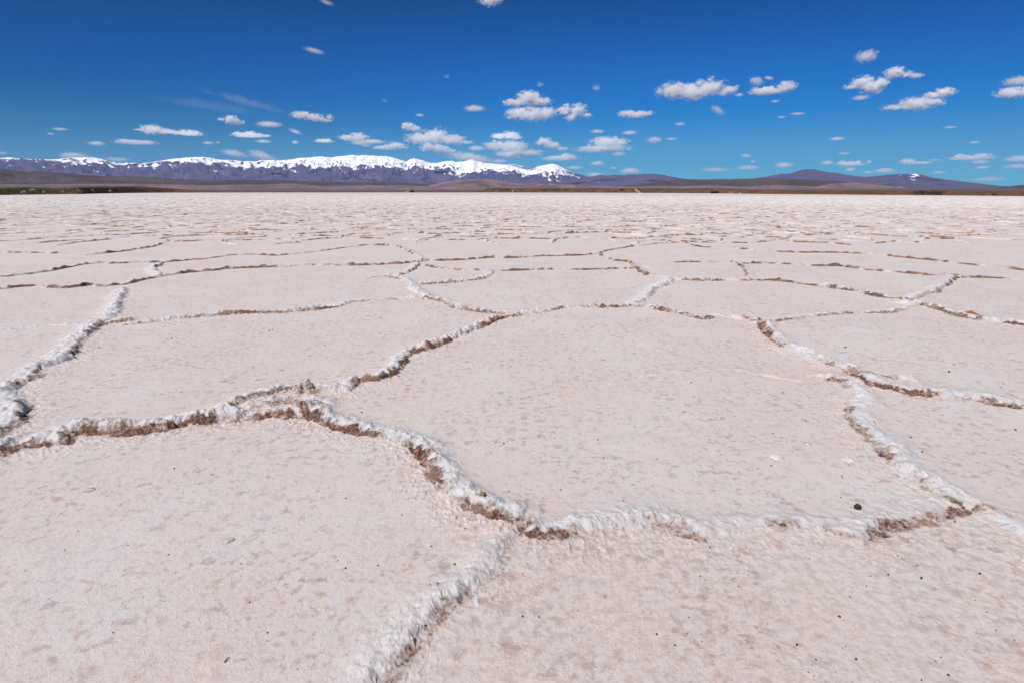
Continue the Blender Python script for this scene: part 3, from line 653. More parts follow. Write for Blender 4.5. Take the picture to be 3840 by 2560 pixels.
def cloud(i, X, Y, W, H, label, kind='cumulus', lobes=None, dens=1.0, group='fair-weather clouds', tilt=0.0):
    rnd = random.Random(1000 + i)
    base_el = math.tan(math.atan((HZ - (Y + H * .5)) / F) * 1.0)
    a, e = azel(X, Y); _, eb = azel(X, Y + H * 0.5)
    dist = min(DECK / max(eb, 0.012), 190000)
    slant = dist / math.cos(a) * math.sqrt(1 + e * e) * 1.0
    d = ray(X, Y); hz = math.hypot(d.x, d.y)
    loc = Vector((d.x, d.y, d.z)) * (dist / hz); loc.z += CAM_H
    px_m = (dist / hz) / F                 # metres per photo pixel at that distance
    hw = W * 0.5 * px_m * 1.0; ar = H / W
    if lobes is None:
        if kind == 'wisp':
            lobes = [(0, 0, 1.0, ar)]
        elif kind == 'puff' or W < 45:
            lobes = [(0, 0, 0.95, ar * 0.9), (rnd.uniform(-.3, .3), ar * 0.25, 0.5, ar * 0.75)]
        else:
            lobes = [(0, -ar * .25, 1.0, ar * 0.55)]
            for k in range(3):
                cx = -0.55 + 0.5 * k + rnd.uniform(-.15, .15)
                lobes.append((cx, ar * rnd.uniform(-.1, .3), rnd.uniform(.28, .46), ar * rnd.uniform(.45, .7)))
    optical = {'cumulus': 20.0, 'puff': 7.5, 'wisp': 1.1}[kind] * dens
    thick = hw * 0.75 * 2
    ns = {'cumulus': 3.8, 'puff': 4.0, 'wisp': 2.6}[kind] / max(ar * 2.2, 0.6)
    edge = {'cumulus': 4.0, 'puff': 4.4, 'wisp': 2.6}[kind]
    m = cloud_mat('cloud_vapour', lobes, optical / thick * 1.0, i, ns, edge, (1, 1, 1.5))
    me = hull('cloud', lobes); me.materials.append(m)
    # density is per metre: the object is scaled, so shader coordinates stay in cloud units
    o = bpy.data.objects.new('cloud', me); COL.objects.link(o)
    o.location = loc; o.scale = (hw, hw, hw); o.rotation_euler = (0, math.radians(tilt), -math.atan2(d.x, d.y))
    tag(o, label, 'cloud', group); return o
CL = []
def C(*a, **k): CL.append((a, k))
exec_clouds = True
C(225,485,56,12,'faint pair of wisps farthest left in the sky, above the snowy range', kind='puff', dens=.35)
C(190,503,24,9,'tiny faint wisp just below the faint pair at the far left', kind='puff', dens=.4)
C(362,539,54,19,'small low cloud at far left with flat base', kind='puff', dens=.8)
C(510,532,132,26,'thin ragged white cloud directly below the two-part cloud at the left')
C(603,491,165,40,'white cloud with a smooth curled left end, left half of the two-part cloud', lobes=[(-.35,.03,.5,.20),(0.1,-.02,.5,.13),(.5,-.06,.45,.09),(-.8,.0,.25,.06)])
C(713,499,86,26,'small white cloud touching the right end of the longer curled cloud')
C(865,453,100,36,'round-topped white cloud beneath the pale cirrus streak', lobes=[(0.05,.05,.55,.32),(.45,-.1,.5,.2),(-.6,.05,.35,.1)])
C(1170,440,156,40,'largest white cloud in the left half, flat-topped with an upturned right tip', lobes=[(-.45,.08,.5,.17),(.05,.0,.5,.17),(.5,-.12,.4,.1),(.82,.02,.2,.14)])
C(1010,467,92,22,'thin cloud left of and below the flat-topped white cloud', kind='puff')
C(935,505,118,28,'bumpy little cloud above the middle of the snowy range, left half')
C(1003,510,28,10,'tiny cloud puff at the right end of the bumpy little cloud', kind='puff', dens=.7)
C(988,531,56,14,'flat thin cloud right below the bumpy little cloud', kind='puff', dens=.8)
C(782,537,42,12,'little oval cloud left of the bumpy little cloud', kind='puff', dens=.7)
C(818,535,16,8,'speck of cloud beside the little oval cloud', kind='puff', dens=.5)
C(1107,494,52,18,'faint slanting smear of cloud above two small white puffs', kind='puff', dens=.3, tilt=20)
C(1108,535,24,15,'small bright puff between the flat thin cloud and the split puff', kind='puff')
C(1216,528,66,20,'small white cloud with a notch in its top, left of the long bright cloud', kind='cumulus')
C(880,577,96,28,'dim slanting cloud low over the snowy ridge, left of a ragged one', kind='puff', dens=.7, tilt=10)
C(985,587,100,36,'ragged cloud sliding down behind the snowy ridge', kind='puff', dens=.8, tilt=18)
C(275,585,92,26,'low white cloud bank peeping over the leftmost snowy summit', kind='puff', dens=.9)
C(440,599,90,20,'dim low cloud in the dip right of the leftmost summit', kind='puff', dens=.4)
C(10,575,34,14,'dull pinkish scrap of cloud at the left edge of the sky', kind='puff', dens=.35)
C(1225,10,58,15,'faint thin cloud at the top edge, left of a brighter one', kind='puff', dens=.3, tilt=12)
C(1178,191,78,18,'lone faint wisp high in the empty upper left sky', kind='puff', dens=.45, tilt=10)
C(1838,2,92,42,'bright ragged cloud cut off by the top edge of the picture', kind='puff', dens=.8)
C(1675,288,28,18,'barely visible haze puff in the upper middle sky', kind='wisp', dens=.5)
C(1442,378,26,16,'barely visible haze puff left of the small isolated cloud', kind='wisp', dens=.5)
C(1575,433,32,13,'tiny cloud below and left of the small isolated cloud', kind='puff', dens=.6)
C(1780,408,78,24,'small isolated cloud left of the big double cloud', kind='puff')
C(1356,524,172,46,'long bright cloud above the highest snowy crest', lobes=[(-.6,.05,.4,.13),(-.1,.06,.42,.22),(.35,-.08,.6,.1),(0,-.14,.5,.10)])
C(1465,551,134,30,'bright lens-shaped cloud below the right end of the long one', lobes=[(-.4,-.06,.6,.12),(.3,.04,.6,.2),(.65,-.04,.32,.12)])
C(1372,547,38,9,'thin scrap of cloud under the long bright cloud', kind='puff', dens=.5)
C(1540,479,92,40,'steep-topped small cloud above the broad banded cloud', lobes=[(-.2,.08,.55,.33),(.3,-.1,.6,.22)])
C(1978,372,190,60,'domed upper half of the big double cloud in the middle sky', lobes=[(0.05,.05,.5,.27),(.45,-.1,.5,.17),(-.5,-.12,.5,.13)])
C(1995,427,208,58,'long lower half of the big double cloud in the middle sky', lobes=[(-.45,.0,.5,.22),(.05,-.03,.55,.24),(.55,.02,.4,.2)])
C(2150,424,140,68,'ragged right wing of the big double cloud in the middle sky', lobes=[(-.5,.15,.4,.28),(.25,.1,.5,.36),(-.15,-.25,.35,.22),(.6,-.15,.38,.16)])
C(2025,318,34,22,'faint puff above the dome of the big double cloud', kind='wisp', dens=1.0)
C(2236,330,38,26,'faint puff high above the right wing of the big double cloud', kind='wisp', dens=1.2)
C(2380,429,150,32,'flat white cloud standing alone right of the big double cloud', lobes=[(-.35,.04,.5,.15),(.35,.02,.6,.12),(0,-.05,.6,.12)])
C(1648,520,258,56,'broad banded cloud, the widest of the low bank in the middle', lobes=[(-.55,.0,.42,.17),(-.1,.05,.4,.24),(.35,-.03,.4,.15),(.7,-.1,.3,.07)])
C(1640,560,140,50,'left part of the lower cloud row under the broad banded cloud', lobes=[(-.5,.1,.45,.25),(.1,.02,.5,.25),(.6,-.1,.4,.16)])
C(1760,592,190,38,'dim sloping tail of the lower cloud row, touching the snowy summits', kind='puff', dens=1.0, tilt=8)
C(1785,558,62,22,'small cloud in the gap between two low cloud banks', kind='puff')
C(1898,511,136,32,'thin upper cloud over the right-hand low bank', lobes=[(-.35,.0,.5,.16),(.25,.03,.5,.22),(.6,-.08,.35,.1)])
C(1920,560,236,68,'deep layered cloud bank right of the broad banded cloud', lobes=[(-.5,.1,.45,.16),(0,.06,.5,.22),(.5,-.12,.45,.12),(0,-.15,.6,.14)])
C(2062,545,134,54,'cloud sloping down to the right beside the deep layered bank', lobes=[(-.35,.15,.5,.24),(.1,.0,.45,.24),(.6,-.2,.4,.13)])
C(2100,591,146,34,'flat low cloud just above the lone white cone peak', lobes=[(0,-.05,.9,.12),(.35,.05,.45,.16)])
C(2260,546,212,54,'large flat-based cloud right of the lone white cone peak', lobes=[(0,-.12,.95,.11),(.15,.1,.6,.18),(.6,.1,.35,.14)])
C(2320,578,58,18,'small dim cloud under the right end of the flat-based cloud', kind='puff', dens=.6)
C(2240,614,54,19,'tiny cloud with two upturned horns', kind='puff', dens=.9)
C(2155,630,64,14,'thin low cloud just right of the lone white cone peak', kind='puff', dens=.8)
C(2240,494,52,15,'tiny cloud above the large flat-based cloud', kind='puff', dens=.7)
C(2360,499,58,16,'small thin cloud up and right of the large flat-based cloud', kind='puff', dens=.8)
C(2362,643,76,26,'low cloud resting on the crest right of the white cone peak', kind='puff', dens=.9)
C(2300,631,28,9,'speck of cloud left of the low one resting on the crest', kind='puff', dens=.5)
C(2232,656,70,16,'sliver of cloud in the notch between cone peak and purple hills', kind='puff', dens=.8)
C(1872,606,66,20,'dim grey cloud behind the ribbed snowy slope', kind='puff', dens=.5)
C(2610,336,300,76,'widest cloud of the right half, white with a ragged right side', lobes=[(-.55,.0,.42,.19),(-.15,-.03,.42,.2),(.3,.03,.4,.2),(.7,-.05,.3,.12),(-.05,-.1,.5,.13)])
C(2772,357,34,14,'tiny scrap off the right end of the widest cloud', kind='puff', dens=.5)
C(2875,340,112,36,'white lower lobe of the ragged cloud right of the widest one', kind='cumulus')
C(2948,327,80,44,'right lobe of the ragged cloud right of the widest one', kind='puff', dens=1.1)
C(2838,305,58,36,'thin veil of cloud up and left over the ragged cloud', kind='puff', dens=.45, tilt=15)
C(2884,294,36,15,'small shred of cloud above the ragged cloud', kind='puff', dens=.5, tilt=15)
C(2690,414,62,28,'faint slanting shreds beneath the widest cloud', kind='puff', dens=.35, tilt=30)
C(2907,381,36,11,'faint short streak beneath the ragged cloud', kind='puff', dens=.35)
C(3250,212,80,46,'highest cloud at the right, a small torn ring of vapour', kind='puff', dens=.65)
C(3248,318,176,78,'feathery spread cloud at the right with streaks to the left', lobes=[(.25,-.1,.5,.32),(-.1,.1,.5,.25),(-.55,-.05,.4,.1),(.5,.05,.4,.2)])
C(3362,276,112,50,'cloud touching the feathery one at its upper right', lobes=[(-.1,.05,.6,.36),(.5,-.1,.45,.2)])
C(3435,285,52,20,'drifting right tip of the cloud above the feathery one', kind='puff', dens=.8)
C(3226,368,60,18,'small arched cloud just under the feathery cloud', kind='puff', dens=.6)
C(3428,390,196,54,'long rising cloud below the feathery one, farther right', lobes=[(.1,.0,.6,.24),(.6,.02,.38,.17),(-.6,-.08,.42,.1)])
C(3530,352,106,44,'cloud riding on the upper right end of the long rising cloud', lobes=[(.2,.06,.65,.32),(-.45,-.08,.5,.28)])
C(3818,346,150,48,'large cloud cut by the right edge of the picture', lobes=[(-.3,.0,.6,.26),(.4,.0,.6,.28)])
C(3828,304,110,34,'thinner cloud right above the large one at the right edge', kind='puff', dens=.9)
C(2550,466,44,14,'faint small cloud alone below the widest cloud', kind='puff', dens=.35)
C(2455,526,60,25,'small two-layered cloud left of the empty blue patch', kind='puff', dens=.7)
C(2518,522,44,10,'thin pinkish bar of cloud beside the two-layered one', kind='puff', dens=.5)
C(2931,440,28,8,'tiny bar of cloud, left one of a faint pair', kind='puff', dens=.5)
C(2992,427,56,10,'tiny bar of cloud, right one of a faint pair', kind='puff', dens=.5)
C(3140,521,54,15,'small pink-white bar of cloud above the purple peak', kind='puff', dens=.8)
C(3165,576,46,10,'faint bar below the small pink-white bar of cloud', kind='puff', dens=.45)
C(3563,478,46,9,'faint thin bar alone in the right sky', kind='puff', dens=.45)
C(3655,535,38,12,'faint short cloud above the bumpy cloud at far right', kind='puff', dens=.5)
C(2797,585,40,15,'tiny peaked cloud above a broken line of low clouds', kind='puff', dens=.6)
C(2823,607,16,15,'upright speck of cloud under the tiny peaked one', kind='puff', dens=.45)
C(2680,637,116,18,'broken low streak of cloud above the smooth brown hills', kind='puff', dens=.45)
C(2803,630,90,20,'brighter low streak right of the broken one', kind='puff', dens=.6)
C(2940,621,66,22,'small flat cloud just left of the purple peak', kind='puff', dens=.8)
C(3102,612,46,20,'small cloud at the left end of the row above the purple peak', kind='puff', dens=.75)
C(3190,613,96,28,'main flat cloud of the row above the purple peak', kind='cumulus', dens=.7)
C(3259,608,20,16,'upright cloud speck at the right end of that row above the peak', kind='puff', dens=.6)
C(3188,637,38,14,'little cloud beneath the main flat cloud, right of the purple peak', kind='puff', dens=.8)
C(3318,641,68,20,'bright little bar cloud over the saddle of the purple range', kind='puff')
C(3256,647,44,11,'dim thin cloud left of the bright little bar cloud', kind='puff', dens=.5)
C(3425,609,124,27,'white cloud with a peaked top and a tail to the right, low right sky', lobes=[(-.3,.04,.42,.2),(.3,-.06,.65,.09)])
C(3505,601,56,8,'thin faint trail right of the peaked cloud', kind='puff', dens=.35)
C(3642,589,142,32,'bumpy cloud at far right, broadest of the low ones there', kind='cumulus', dens=.8)
C(3675,608,62,17,'dim layer hanging under the bumpy cloud at far right', kind='puff', dens=.6)
C(3686,629,50,14,'small cloud below the dim layer at far right', kind='puff', dens=.6)
C(3520,648,46,12,'tiny bar of cloud right of the snow-dusted purple summit', kind='puff', dens=.6)
C(3820,597,92,28,'white low cloud at the right edge, upper of two', kind='puff')
C(3818,625,100,19,'dim low cloud at the right edge, lower of two', kind='puff', dens=.6)
C(3708,673,112,20,'faint pinkish cloud nearest the horizon at far right', kind='puff', dens=.4)
C(920,382,330,26,'pale cirrus streak slanting down to the right, upper of two', kind='wisp', dens=.5, group='cirrus streaks', tilt=12.5)
C(790,398,430,30,'pale cirrus streak slanting down to the right, lower and longer of two', kind='wisp', dens=.34, group='cirrus streaks', tilt=5)
for i, (a, k) in enumerate(CL): cloud(i, *a, **k)

# ================================================================== SMALL THINGS ON THE SALT
M_STONE = noisy('dark_stone', (0.018, 0.016, 0.017), (0.05, 0.045, 0.045), 400, 0.7, 0.0005)
M_BSTONE = noisy('brown_grit', (0.10, 0.055, 0.03), (0.18, 0.10, 0.06), 300, 0.8)
M_LUMP = noisy('salt_lump', (0.62, 0.60, 0.61), (0.54, 0.46, 0.43), 60, 0.75, 0.002)
M_SLAB = noisy('muddy_salt_slab', (0.55, 0.46, 0.41), (0.25, 0.16, 0.11), 70, 0.85, 0.002)
M_CHIP = noisy('amber_salt', (0.35, 0.17, 0.07), (0.24, 0.11, 0.05), 80, 0.6, 0.001)
M_STRAW = noisy('dry_straw', (0.42, 0.32, 0.12), (0.30, 0.21, 0.09), 100, 0.8)
def rock_bm(r, sub, rough_, seed, sq=(1, 1, 1), freq=1.6):
    bm = bmesh.new(); bmesh.ops.create_icosphere(bm, subdivisions=sub, radius=1)
    for v in bm.verts:
        n = mnoise.fractal(v.co * freq + Vector((seed * 3.1, seed * 1.7, seed)), 0.8, 2.0, 4)
        k = r * (1 + rough_ * n); v.co = Vector((v.co.x * sq[0], v.co.y * sq[1], v.co.z * sq[2])) * k
    return bm
def put(o, X, Y, sink=0.0, rz=0.0):
    g = gnd(X, Y); o.location = (g.x, g.y, zat(g.x, g.y) + sink); o.rotation_euler.z = rz; return o
def size(X, Y, px):       # metres across for px photo pixels at this ground point
    g = gnd(X, Y); return px * ((g.y * cp + CAM_H * sp_)) / F
r_ = size(3215, 1902, 24) / 2
o = bobj('pebble', rock_bm(r_, 4, 0.28, 5, (1, 1, 0.85), 2.2), M_STONE, smooth=True)
tag(put(o, 3215, 1910, r_ * 0.75), 'largest black pebble, alone on the salt above the bottom ridge at right', 'pebble')
for k, (X, Y, px, lab) in enumerate([
    (2912, 1712, 52, 'whitest rounded salt lump, nearest of three in the big middle cell'),
    (3028, 1666, 38, 'small tan-sided salt lump, farthest of three in the big middle cell'),
    (3180, 1726, 46, 'low salt lump with a brown right side, beside the right-hand ridge'),
    (332, 1836, 44, 'tan salt lump alone in the lower left cell'),
    (858, 2022, 40, 'brownish salt lump low in the left foreground cell'),
    (2258, 1350, 26, 'little grey-brown salt knob in the middle of the big cell'),
    (3565, 1366, 30, 'small dark-bottomed salt knob in the cell at far right')]):
    r_ = size(X, Y, px) / 2
    o = bobj('salt_lump', rock_bm(r_, 4, 0.2, 20 + k, (1, 0.9, 0.42), 1.7), M_LUMP if k in (0, 2) else noisy('stained_salt', (0.56, 0.50, 0.48), (0.38, 0.27, 0.22), 55, 0.8, 0.002), smooth=True)
    tag(put(o, X, Y, -r_ * 0.08, k), lab, 'salt lump', 'salt lumps on the crust')
def slab(name, X, Y, wpx, hpx, mat, lab, rz=0.0, lean=0.0, seed=1, th_=0.25, cat='salt slab', n=9):
    w_ = size(X, Y, wpx); h_ = size(X, Y, hpx); rnd = random.Random(seed)
    bm = bmesh.new()
    bmesh.ops.create_cube(bm, size=1); bmesh.ops.subdivide_edges(bm, edges=bm.edges[:], cuts=n, use_grid_fill=True)
    for v in bm.verts:
        top = 1 - 0.55 * abs(v.co.x * 2 + 0.25) ** 1.6
        nz = mnoise.fractal(v.co * 2.6 + Vector((seed, 0, seed)), 0.8, 2.0, 3)
        x, y, z = v.co.x, v.co.y, v.co.z + 0.5
        z = z * max(0.15, top) * (1 + 0.25 * nz)
        rr = 1 - 0.35 * z; x += 0.12 * mnoise.noise(v.co * 4 + Vector((seed, 3, 1))); z += 0.22 * mnoise.noise(v.co * 3.3 + Vector((9, seed, 1)))
        v.co = Vector((x * w_ * rr * (1 + .2 * nz), y * w_ * th_ * (1.1 - 0.7 * z) * (1 + .5 * nz), z * h_ * 1.15 - h_ * .12))
    bmesh.ops.rotate(bm, verts=bm.verts, cent=(0, 0, 0), matrix=Matrix.Rotation(lean, 3, 'X'))
    o = bobj(name, bm, mat, smooth=True); tag(put(o, X, Y, 0, rz), lab, cat); return o
slab('salt_slab', 1162, 1470, 30, 34, M_SLAB, 'upright pointed salt slab standing where three ridges meet, centre left', 0.3, 0.1, 3, .45)
slab('salt_slab', 1128, 1474, 14, 16, M_SLAB, 'tiny dark-tipped salt shard just left of the upright slab', -0.2, 0.1, 5, .4)
slab('salt_slab', 3192, 1402, 56, 24, M_SLAB, 'tilted brown-edged salt plate crowning the ridge junction at right', 0.35, -0.35, 8, .5)
slab('salt_slab', 1576, 1706, 22, 22, M_CHIP, 'orange-brown salt chip sticking out of the curved middle ridge', 0.7, 0.0, 11, .4)
slab('salt_slab', 1800, 1886, 40, 20, M_SLAB, 'brown salt block lodged in the ridge just above the bottom junction', -0.4, 0.15, 13, .6)
slab('salt_slab', 3640, 1180, 44, 13, M_CHIP, 'amber salt block in the ridge near the right edge', -0.1, 0.0, 15, .5)
# straw and twig
def stick(name, X1, Y1, X2, Y2, rad, mat, lab, cat):
    a = gnd(X1, Y1); b = gnd(X2, Y2); a.z = zat(a.x, a.y) + rad; b.z = zat(b.x, b.y) + rad * 2.5
    bm = bmesh.new(); L = (b - a).length; n = 7; rings = []
    ax = (b - a).normalized(); s1 = ax.orthogonal().normalized(); s2 = ax.cross(s1)
    for i in range(n + 1):
        c = (b - a) * (i / n) + Vector((0, 0, math.sin(i / n * 3.1) * L * 0.06)) + s1 * math.sin(i * 1.3) * L * 0.03
        k = rad * (1.1 - 0.5 * i / n)
        rings.append([bm.verts.new(c + (s1 * math.cos(q * math.pi / 3) + s2 * math.sin(q * math.pi / 3)) * k) for q in range(6)])
    for i in range(n):
        for q in range(6): bm.faces.new((rings[i][q], rings[i][(q + 1) % 6], rings[i + 1][(q + 1) % 6], rings[i + 1][q]))
    bm.faces.new(rings[0][::-1]); bm.faces.new(rings[-1])
    o = bobj(name, bm, mat, smooth=True); o.location = a; return tag(o, lab, cat)
stick('straw', 3272, 1586, 3286, 1600, 0.0016, M_STRAW, 'short yellow straw lying right of the right-hand ridge', 'straw')
stick('twig', 1048, 1387, 1066, 1389, 0.0014, M_STONE, 'thin dark twig lying above the ridge at centre left', 'twig')
stick('twig', 842, 2485, 858, 2468, 0.0016, M_BSTONE, 'small brown curved twig near the bottom edge, left of centre', 'twig')
# dark grit specks, each one where the photograph has it
GR = [(644,1270,6),(1218,1297,4),(368,1304,4),(796,1326,3),(950,1376,4),(610,1415,3),(3170,1303,8),(3558,1396,8),(1356,1546,6),(1088,1585,5),(326,1652,4),(361,1663,4),(654,1758,6),(856,1778,4),(1300,1867,5),(480,2043,4),(244,2062,5),(294,1991,4),(632,2078,6),(750,1968,4),(904,2112,5),(904,2158,4),(936,2258,6),(863,2314,4),(425,2373,6),(1003,2372,7),(181,2243,4),(1116,2510,5),(1267,2101,5),(1268,1975,4),(1085,2112,4),(912,2010,4),
(1296,2130,7),(1417,2120,6),(1617,2050,7),(1706,2122,9),(1614,2204,5),(1642,2204,6),(1480,2088,4),(1595,2360,9),(1492,2478,6),(1960,2313,8),(2021,2313,7),(2270,2236,5),(1835,2410,4),(2463,2377,8),(2531,2418,7),(2310,2416,4),(2302,2464,4),(2166,2290,4),(2406,2129,4),(1887,1661,5),(1891,1662,5),(1357,1547,5),(2032,1545,5),(2242,1649,5),(2379,1600,5),(2104,1837,6),(2338,1883,6),(1908,1843,6),(2463,1722,5),(2264,1716,6),(1549,1775,4),(1540,1812,4),(1294,1868,5),(1508,1932,5),(1745,1984,5),
(2592,1434,5),(2665,1423,5),(2937,1472,5),(3022,1580,5),(2898,1625,5),(2892,1746,6),(3157,1784,5),(3160,1792,5),(3153,1864,5),(2842,1754,4),(3457,1700,7),(3416,1640,7),(3808,1613,7),(3764,1440,5),(3755,1453,5),(2660,1302,4),(3715,1768,4),(3578,1962,7),(3403,1993,5),(3404,2035,5),(3365,2090,5),(2662,2058,6),(2626,2161,6),(3330,2158,8),(3454,2173,10),(3674,2153,9),(3248,2199,5),(3264,2162,5),(3438,2126,5),(3187,2238,5),(2583,2315,5),(2877,2337,5),(2837,2353,5),(3147,2313,10),(2577,2374,5),(2632,2405,5),(2988,2416,9),(3059,2472,7),(3209,2471,9),(3172,2420,5),(3031,2518,6),(3052,2533,5),(3509,2478,5),(3455,2550,7),(3556,2531,9),(3528,2465,6),(3734,2363,5),(3700,2296,5),(3656,2252,5),(3805,2400,5),(2770,2198,5),(3035,2094,5),(2230,1300,4),(2200,1245,4),(2500,1480,4),(2752,1560,4),(1960,2155,5),(1010,1240,6),(1022,1236,5)]
rg = random.Random(3)
protos = [rock_bm(1, 2, 0.45, 50 + k, (1, rg.uniform(.7, 1), rg.uniform(.6, .9)), 1.8) for k in range(5)]
pm = []
for k, b_ in enumerate(protos):
    me = bpy.data.meshes.new('grit'); b_.to_mesh(me); b_.free(); me.materials.append(M_STONE if k < 4 else M_BSTONE); pm.append(me)
for k, (X, Y, px) in enumerate(GR):
    r_ = size(X, Y, px * 1.05) / 2; v = 4 if k % 9 == 8 else k % 4
    o = bpy.data.objects.new('grit', pm[v]); COL.objects.link(o); o.scale = (r_, r_, r_); put(o, X, Y, r_ * 0.55, rg.uniform(0, 6))
    tag(o, 'small brown grain of grit lying on the salt' if v == 4 else 'tiny black speck of grit lying on the pale salt', 'grit', 'grit specks scattered over the salt')
# ================================================================== THINGS ON THE FAR SHORE
def box(bm, x0, x1, y0, y1, z0, z1):
    c = Matrix.Translation(((x0 + x1) / 2, (y0 + y1) / 2, (z0 + z1) / 2)) @ Matrix.Diagonal((x1 - x0, y1 - y0, z1 - z0, 1))
    return bmesh.ops.create_cube(bm, size=1, matrix=c)
def cyl(bm, x, y, z0, z1, r0, r1=None, n=12, rot=None):
    m_ = Matrix.Translation((x, y, (z0 + z1) / 2))
    if rot is not None: m_ = m_ @ rot
    return bmesh.ops.create_cone(bm, cap_ends=True, segments=n, radius1=r0, radius2=r0 if r1 is None else r1, depth=abs(z1 - z0), matrix=m_)
def shore_pt(X, back=0.99):
    a = azel(X, 724)[0]; r = float(np.interp(a, sh_th, sh_r)) * back
    return Vector((r * math.sin(a), r * math.cos(a), 0)), r / F, -a
M_THATCH = noisy('dark_thatch', (0.02, 0.018, 0.018), (0.04, 0.035, 0.032), 3, 0.95)
M_WOOD = noisy('dark_wood', (0.05, 0.04, 0.035), (0.08, 0.06, 0.05), 3, 0.9)
M_WHITE = noisy('white_paint', (0.78, 0.78, 0.78), (0.7, 0.7, 0.7), 2, 0.4)
M_GLASS, _t, _b = newmat('dark_glass', (0.02, 0.025, 0.03), 0.1)
M_TYRE = noisy('tyre_rubber', (0.015, 0.015, 0.015), (0.03, 0.03, 0.03), 5, 0.9)
p_, m_px, rz = shore_pt(1546)
hut = empty('hut', p_, rz); tag(hut, 'dark low hut with sloping roof and tall mast on the far salt edge', 'hut')
w_ = 20 * m_px; bm = bmesh.new(); box(bm, -w_ * .42, w_ * .42, -w_ * .2, w_ * .2, -.1, 4 * m_px); bobj('wall', bm, M_WOOD, hut)
bm = bmesh.new(); bmesh.ops.create_cone(bm, cap_ends=True, segments=4, radius1=w_ * .62, radius2=w_ * .05, depth=6 * m_px, matrix=Matrix.Translation((0, 0, 6.6 * m_px)) @ Matrix.Rotation(math.pi / 4, 4, 'Z')); bobj('roof', bm, M_THATCH, hut)
bm = bmesh.new(); cyl(bm, 0, 0, 9 * m_px, 20 * m_px, 0.28 * 1, 0.14); cyl(bm, 0, 0, 16 * m_px, 16.6 * m_px, .55); bobj('mast', bm, M_WOOD, hut)
bm = bmesh.new(); box(bm, -.5, .5, -w_ * .2 - .06, -w_ * .2 - .003, 0, 2.0); bobj('door', bm, M_THATCH, hut)
def car(X, lab, body_mat, rot):
    p_, m_px, rz = shore_pt(X)
    c = empty('parked_car', p_, rz + rot); tag(c, lab, 'car', 'cars parked on the far shore')
    bm = bmesh.new(); box(bm, -2.2, 2.2, -.88, .88, .38, 1.0); r = box(bm, -1.9, 1.1, -.78, .78, 1.0, 1.62)
    for v in r['verts']:
        if v.co.z > 1.3: v.co.x = v.co.x * .8 - .1; v.co.y *= .86
    bmesh.ops.bevel(bm, geom=bm.edges[:], offset=.08, segments=2, affect='EDGES'); bobj('body', bm, body_mat, c)
    for sy in (-1, 1):
        bm = bmesh.new(); box(bm, -1.5, .8, sy * .80 - .01, sy * .80 + .01, 1.06, 1.42); bobj('window', bm, M_GLASS, c)
        for sx in (-1.35, 1.4):
            bm = bmesh.new(); cyl(bm, sx, sy * .84, .34 - .11, .34 + .11, .34, n=20, rot=Matrix.Rotation(math.pi / 2, 4, 'X')); bobj('wheel', bm, M_TYRE, c)
    return c
car(1527, 'white car parked left of the dark hut on the far salt edge', M_WHITE, 0.15)
# shelter with posts on the right shore
p_, m_px, rz = shore_pt(2680, 1.0)
sh = empty('shelter', p_, rz); tag(sh, 'long low dark shelter at the foot of the right-hand bank', 'shelter')
bm = bmesh.new(); box(bm, -14 * m_px, 14 * m_px, -1, 1, 1.2, 1.35)
for v in bm.verts: v.co.z += v.co.y * .1
bobj('roof', bm, M_THATCH, sh)
for q in (-13, -4, 4, 13):
    bm = bmesh.new(); box(bm, q * m_px - .08, q * m_px + .08, -.9, -.75, -.1, 1.1); bobj('post', bm, M_WOOD, sh)
bm = bmesh.new(); box(bm, -13.5 * m_px, 13.5 * m_px, .7, .85, -.1, 1.2); bobj('wall', bm, M_WOOD, sh)
for X, hpx, lab in ((1923, 9, 'tall pale post at the foot of the bank, right of centre'), (2735, 7, 'leftmost pale post beside the long dark shelter'), (2746, 7, 'middle pale post beside the long dark shelter'), (2776, 6, 'rightmost pale post beside the long dark shelter'), (1856, 3, 'short white marker at the start of the right-hand bank')):
    p_, m_px, rz = shore_pt(X); h_ = hpx * m_px; bm = bmesh.new(); cyl(bm, 0, 0, -.1, h_, max(.09, m_px * .7), max(.07, m_px * .5)); cyl(bm, 0, 0, h_, h_ + .12, max(.12, m_px * .8), .03)
    o = bobj('post', bm, M_WHITE); o.location = p_; tag(o, lab, 'post', 'pale posts on the shore')
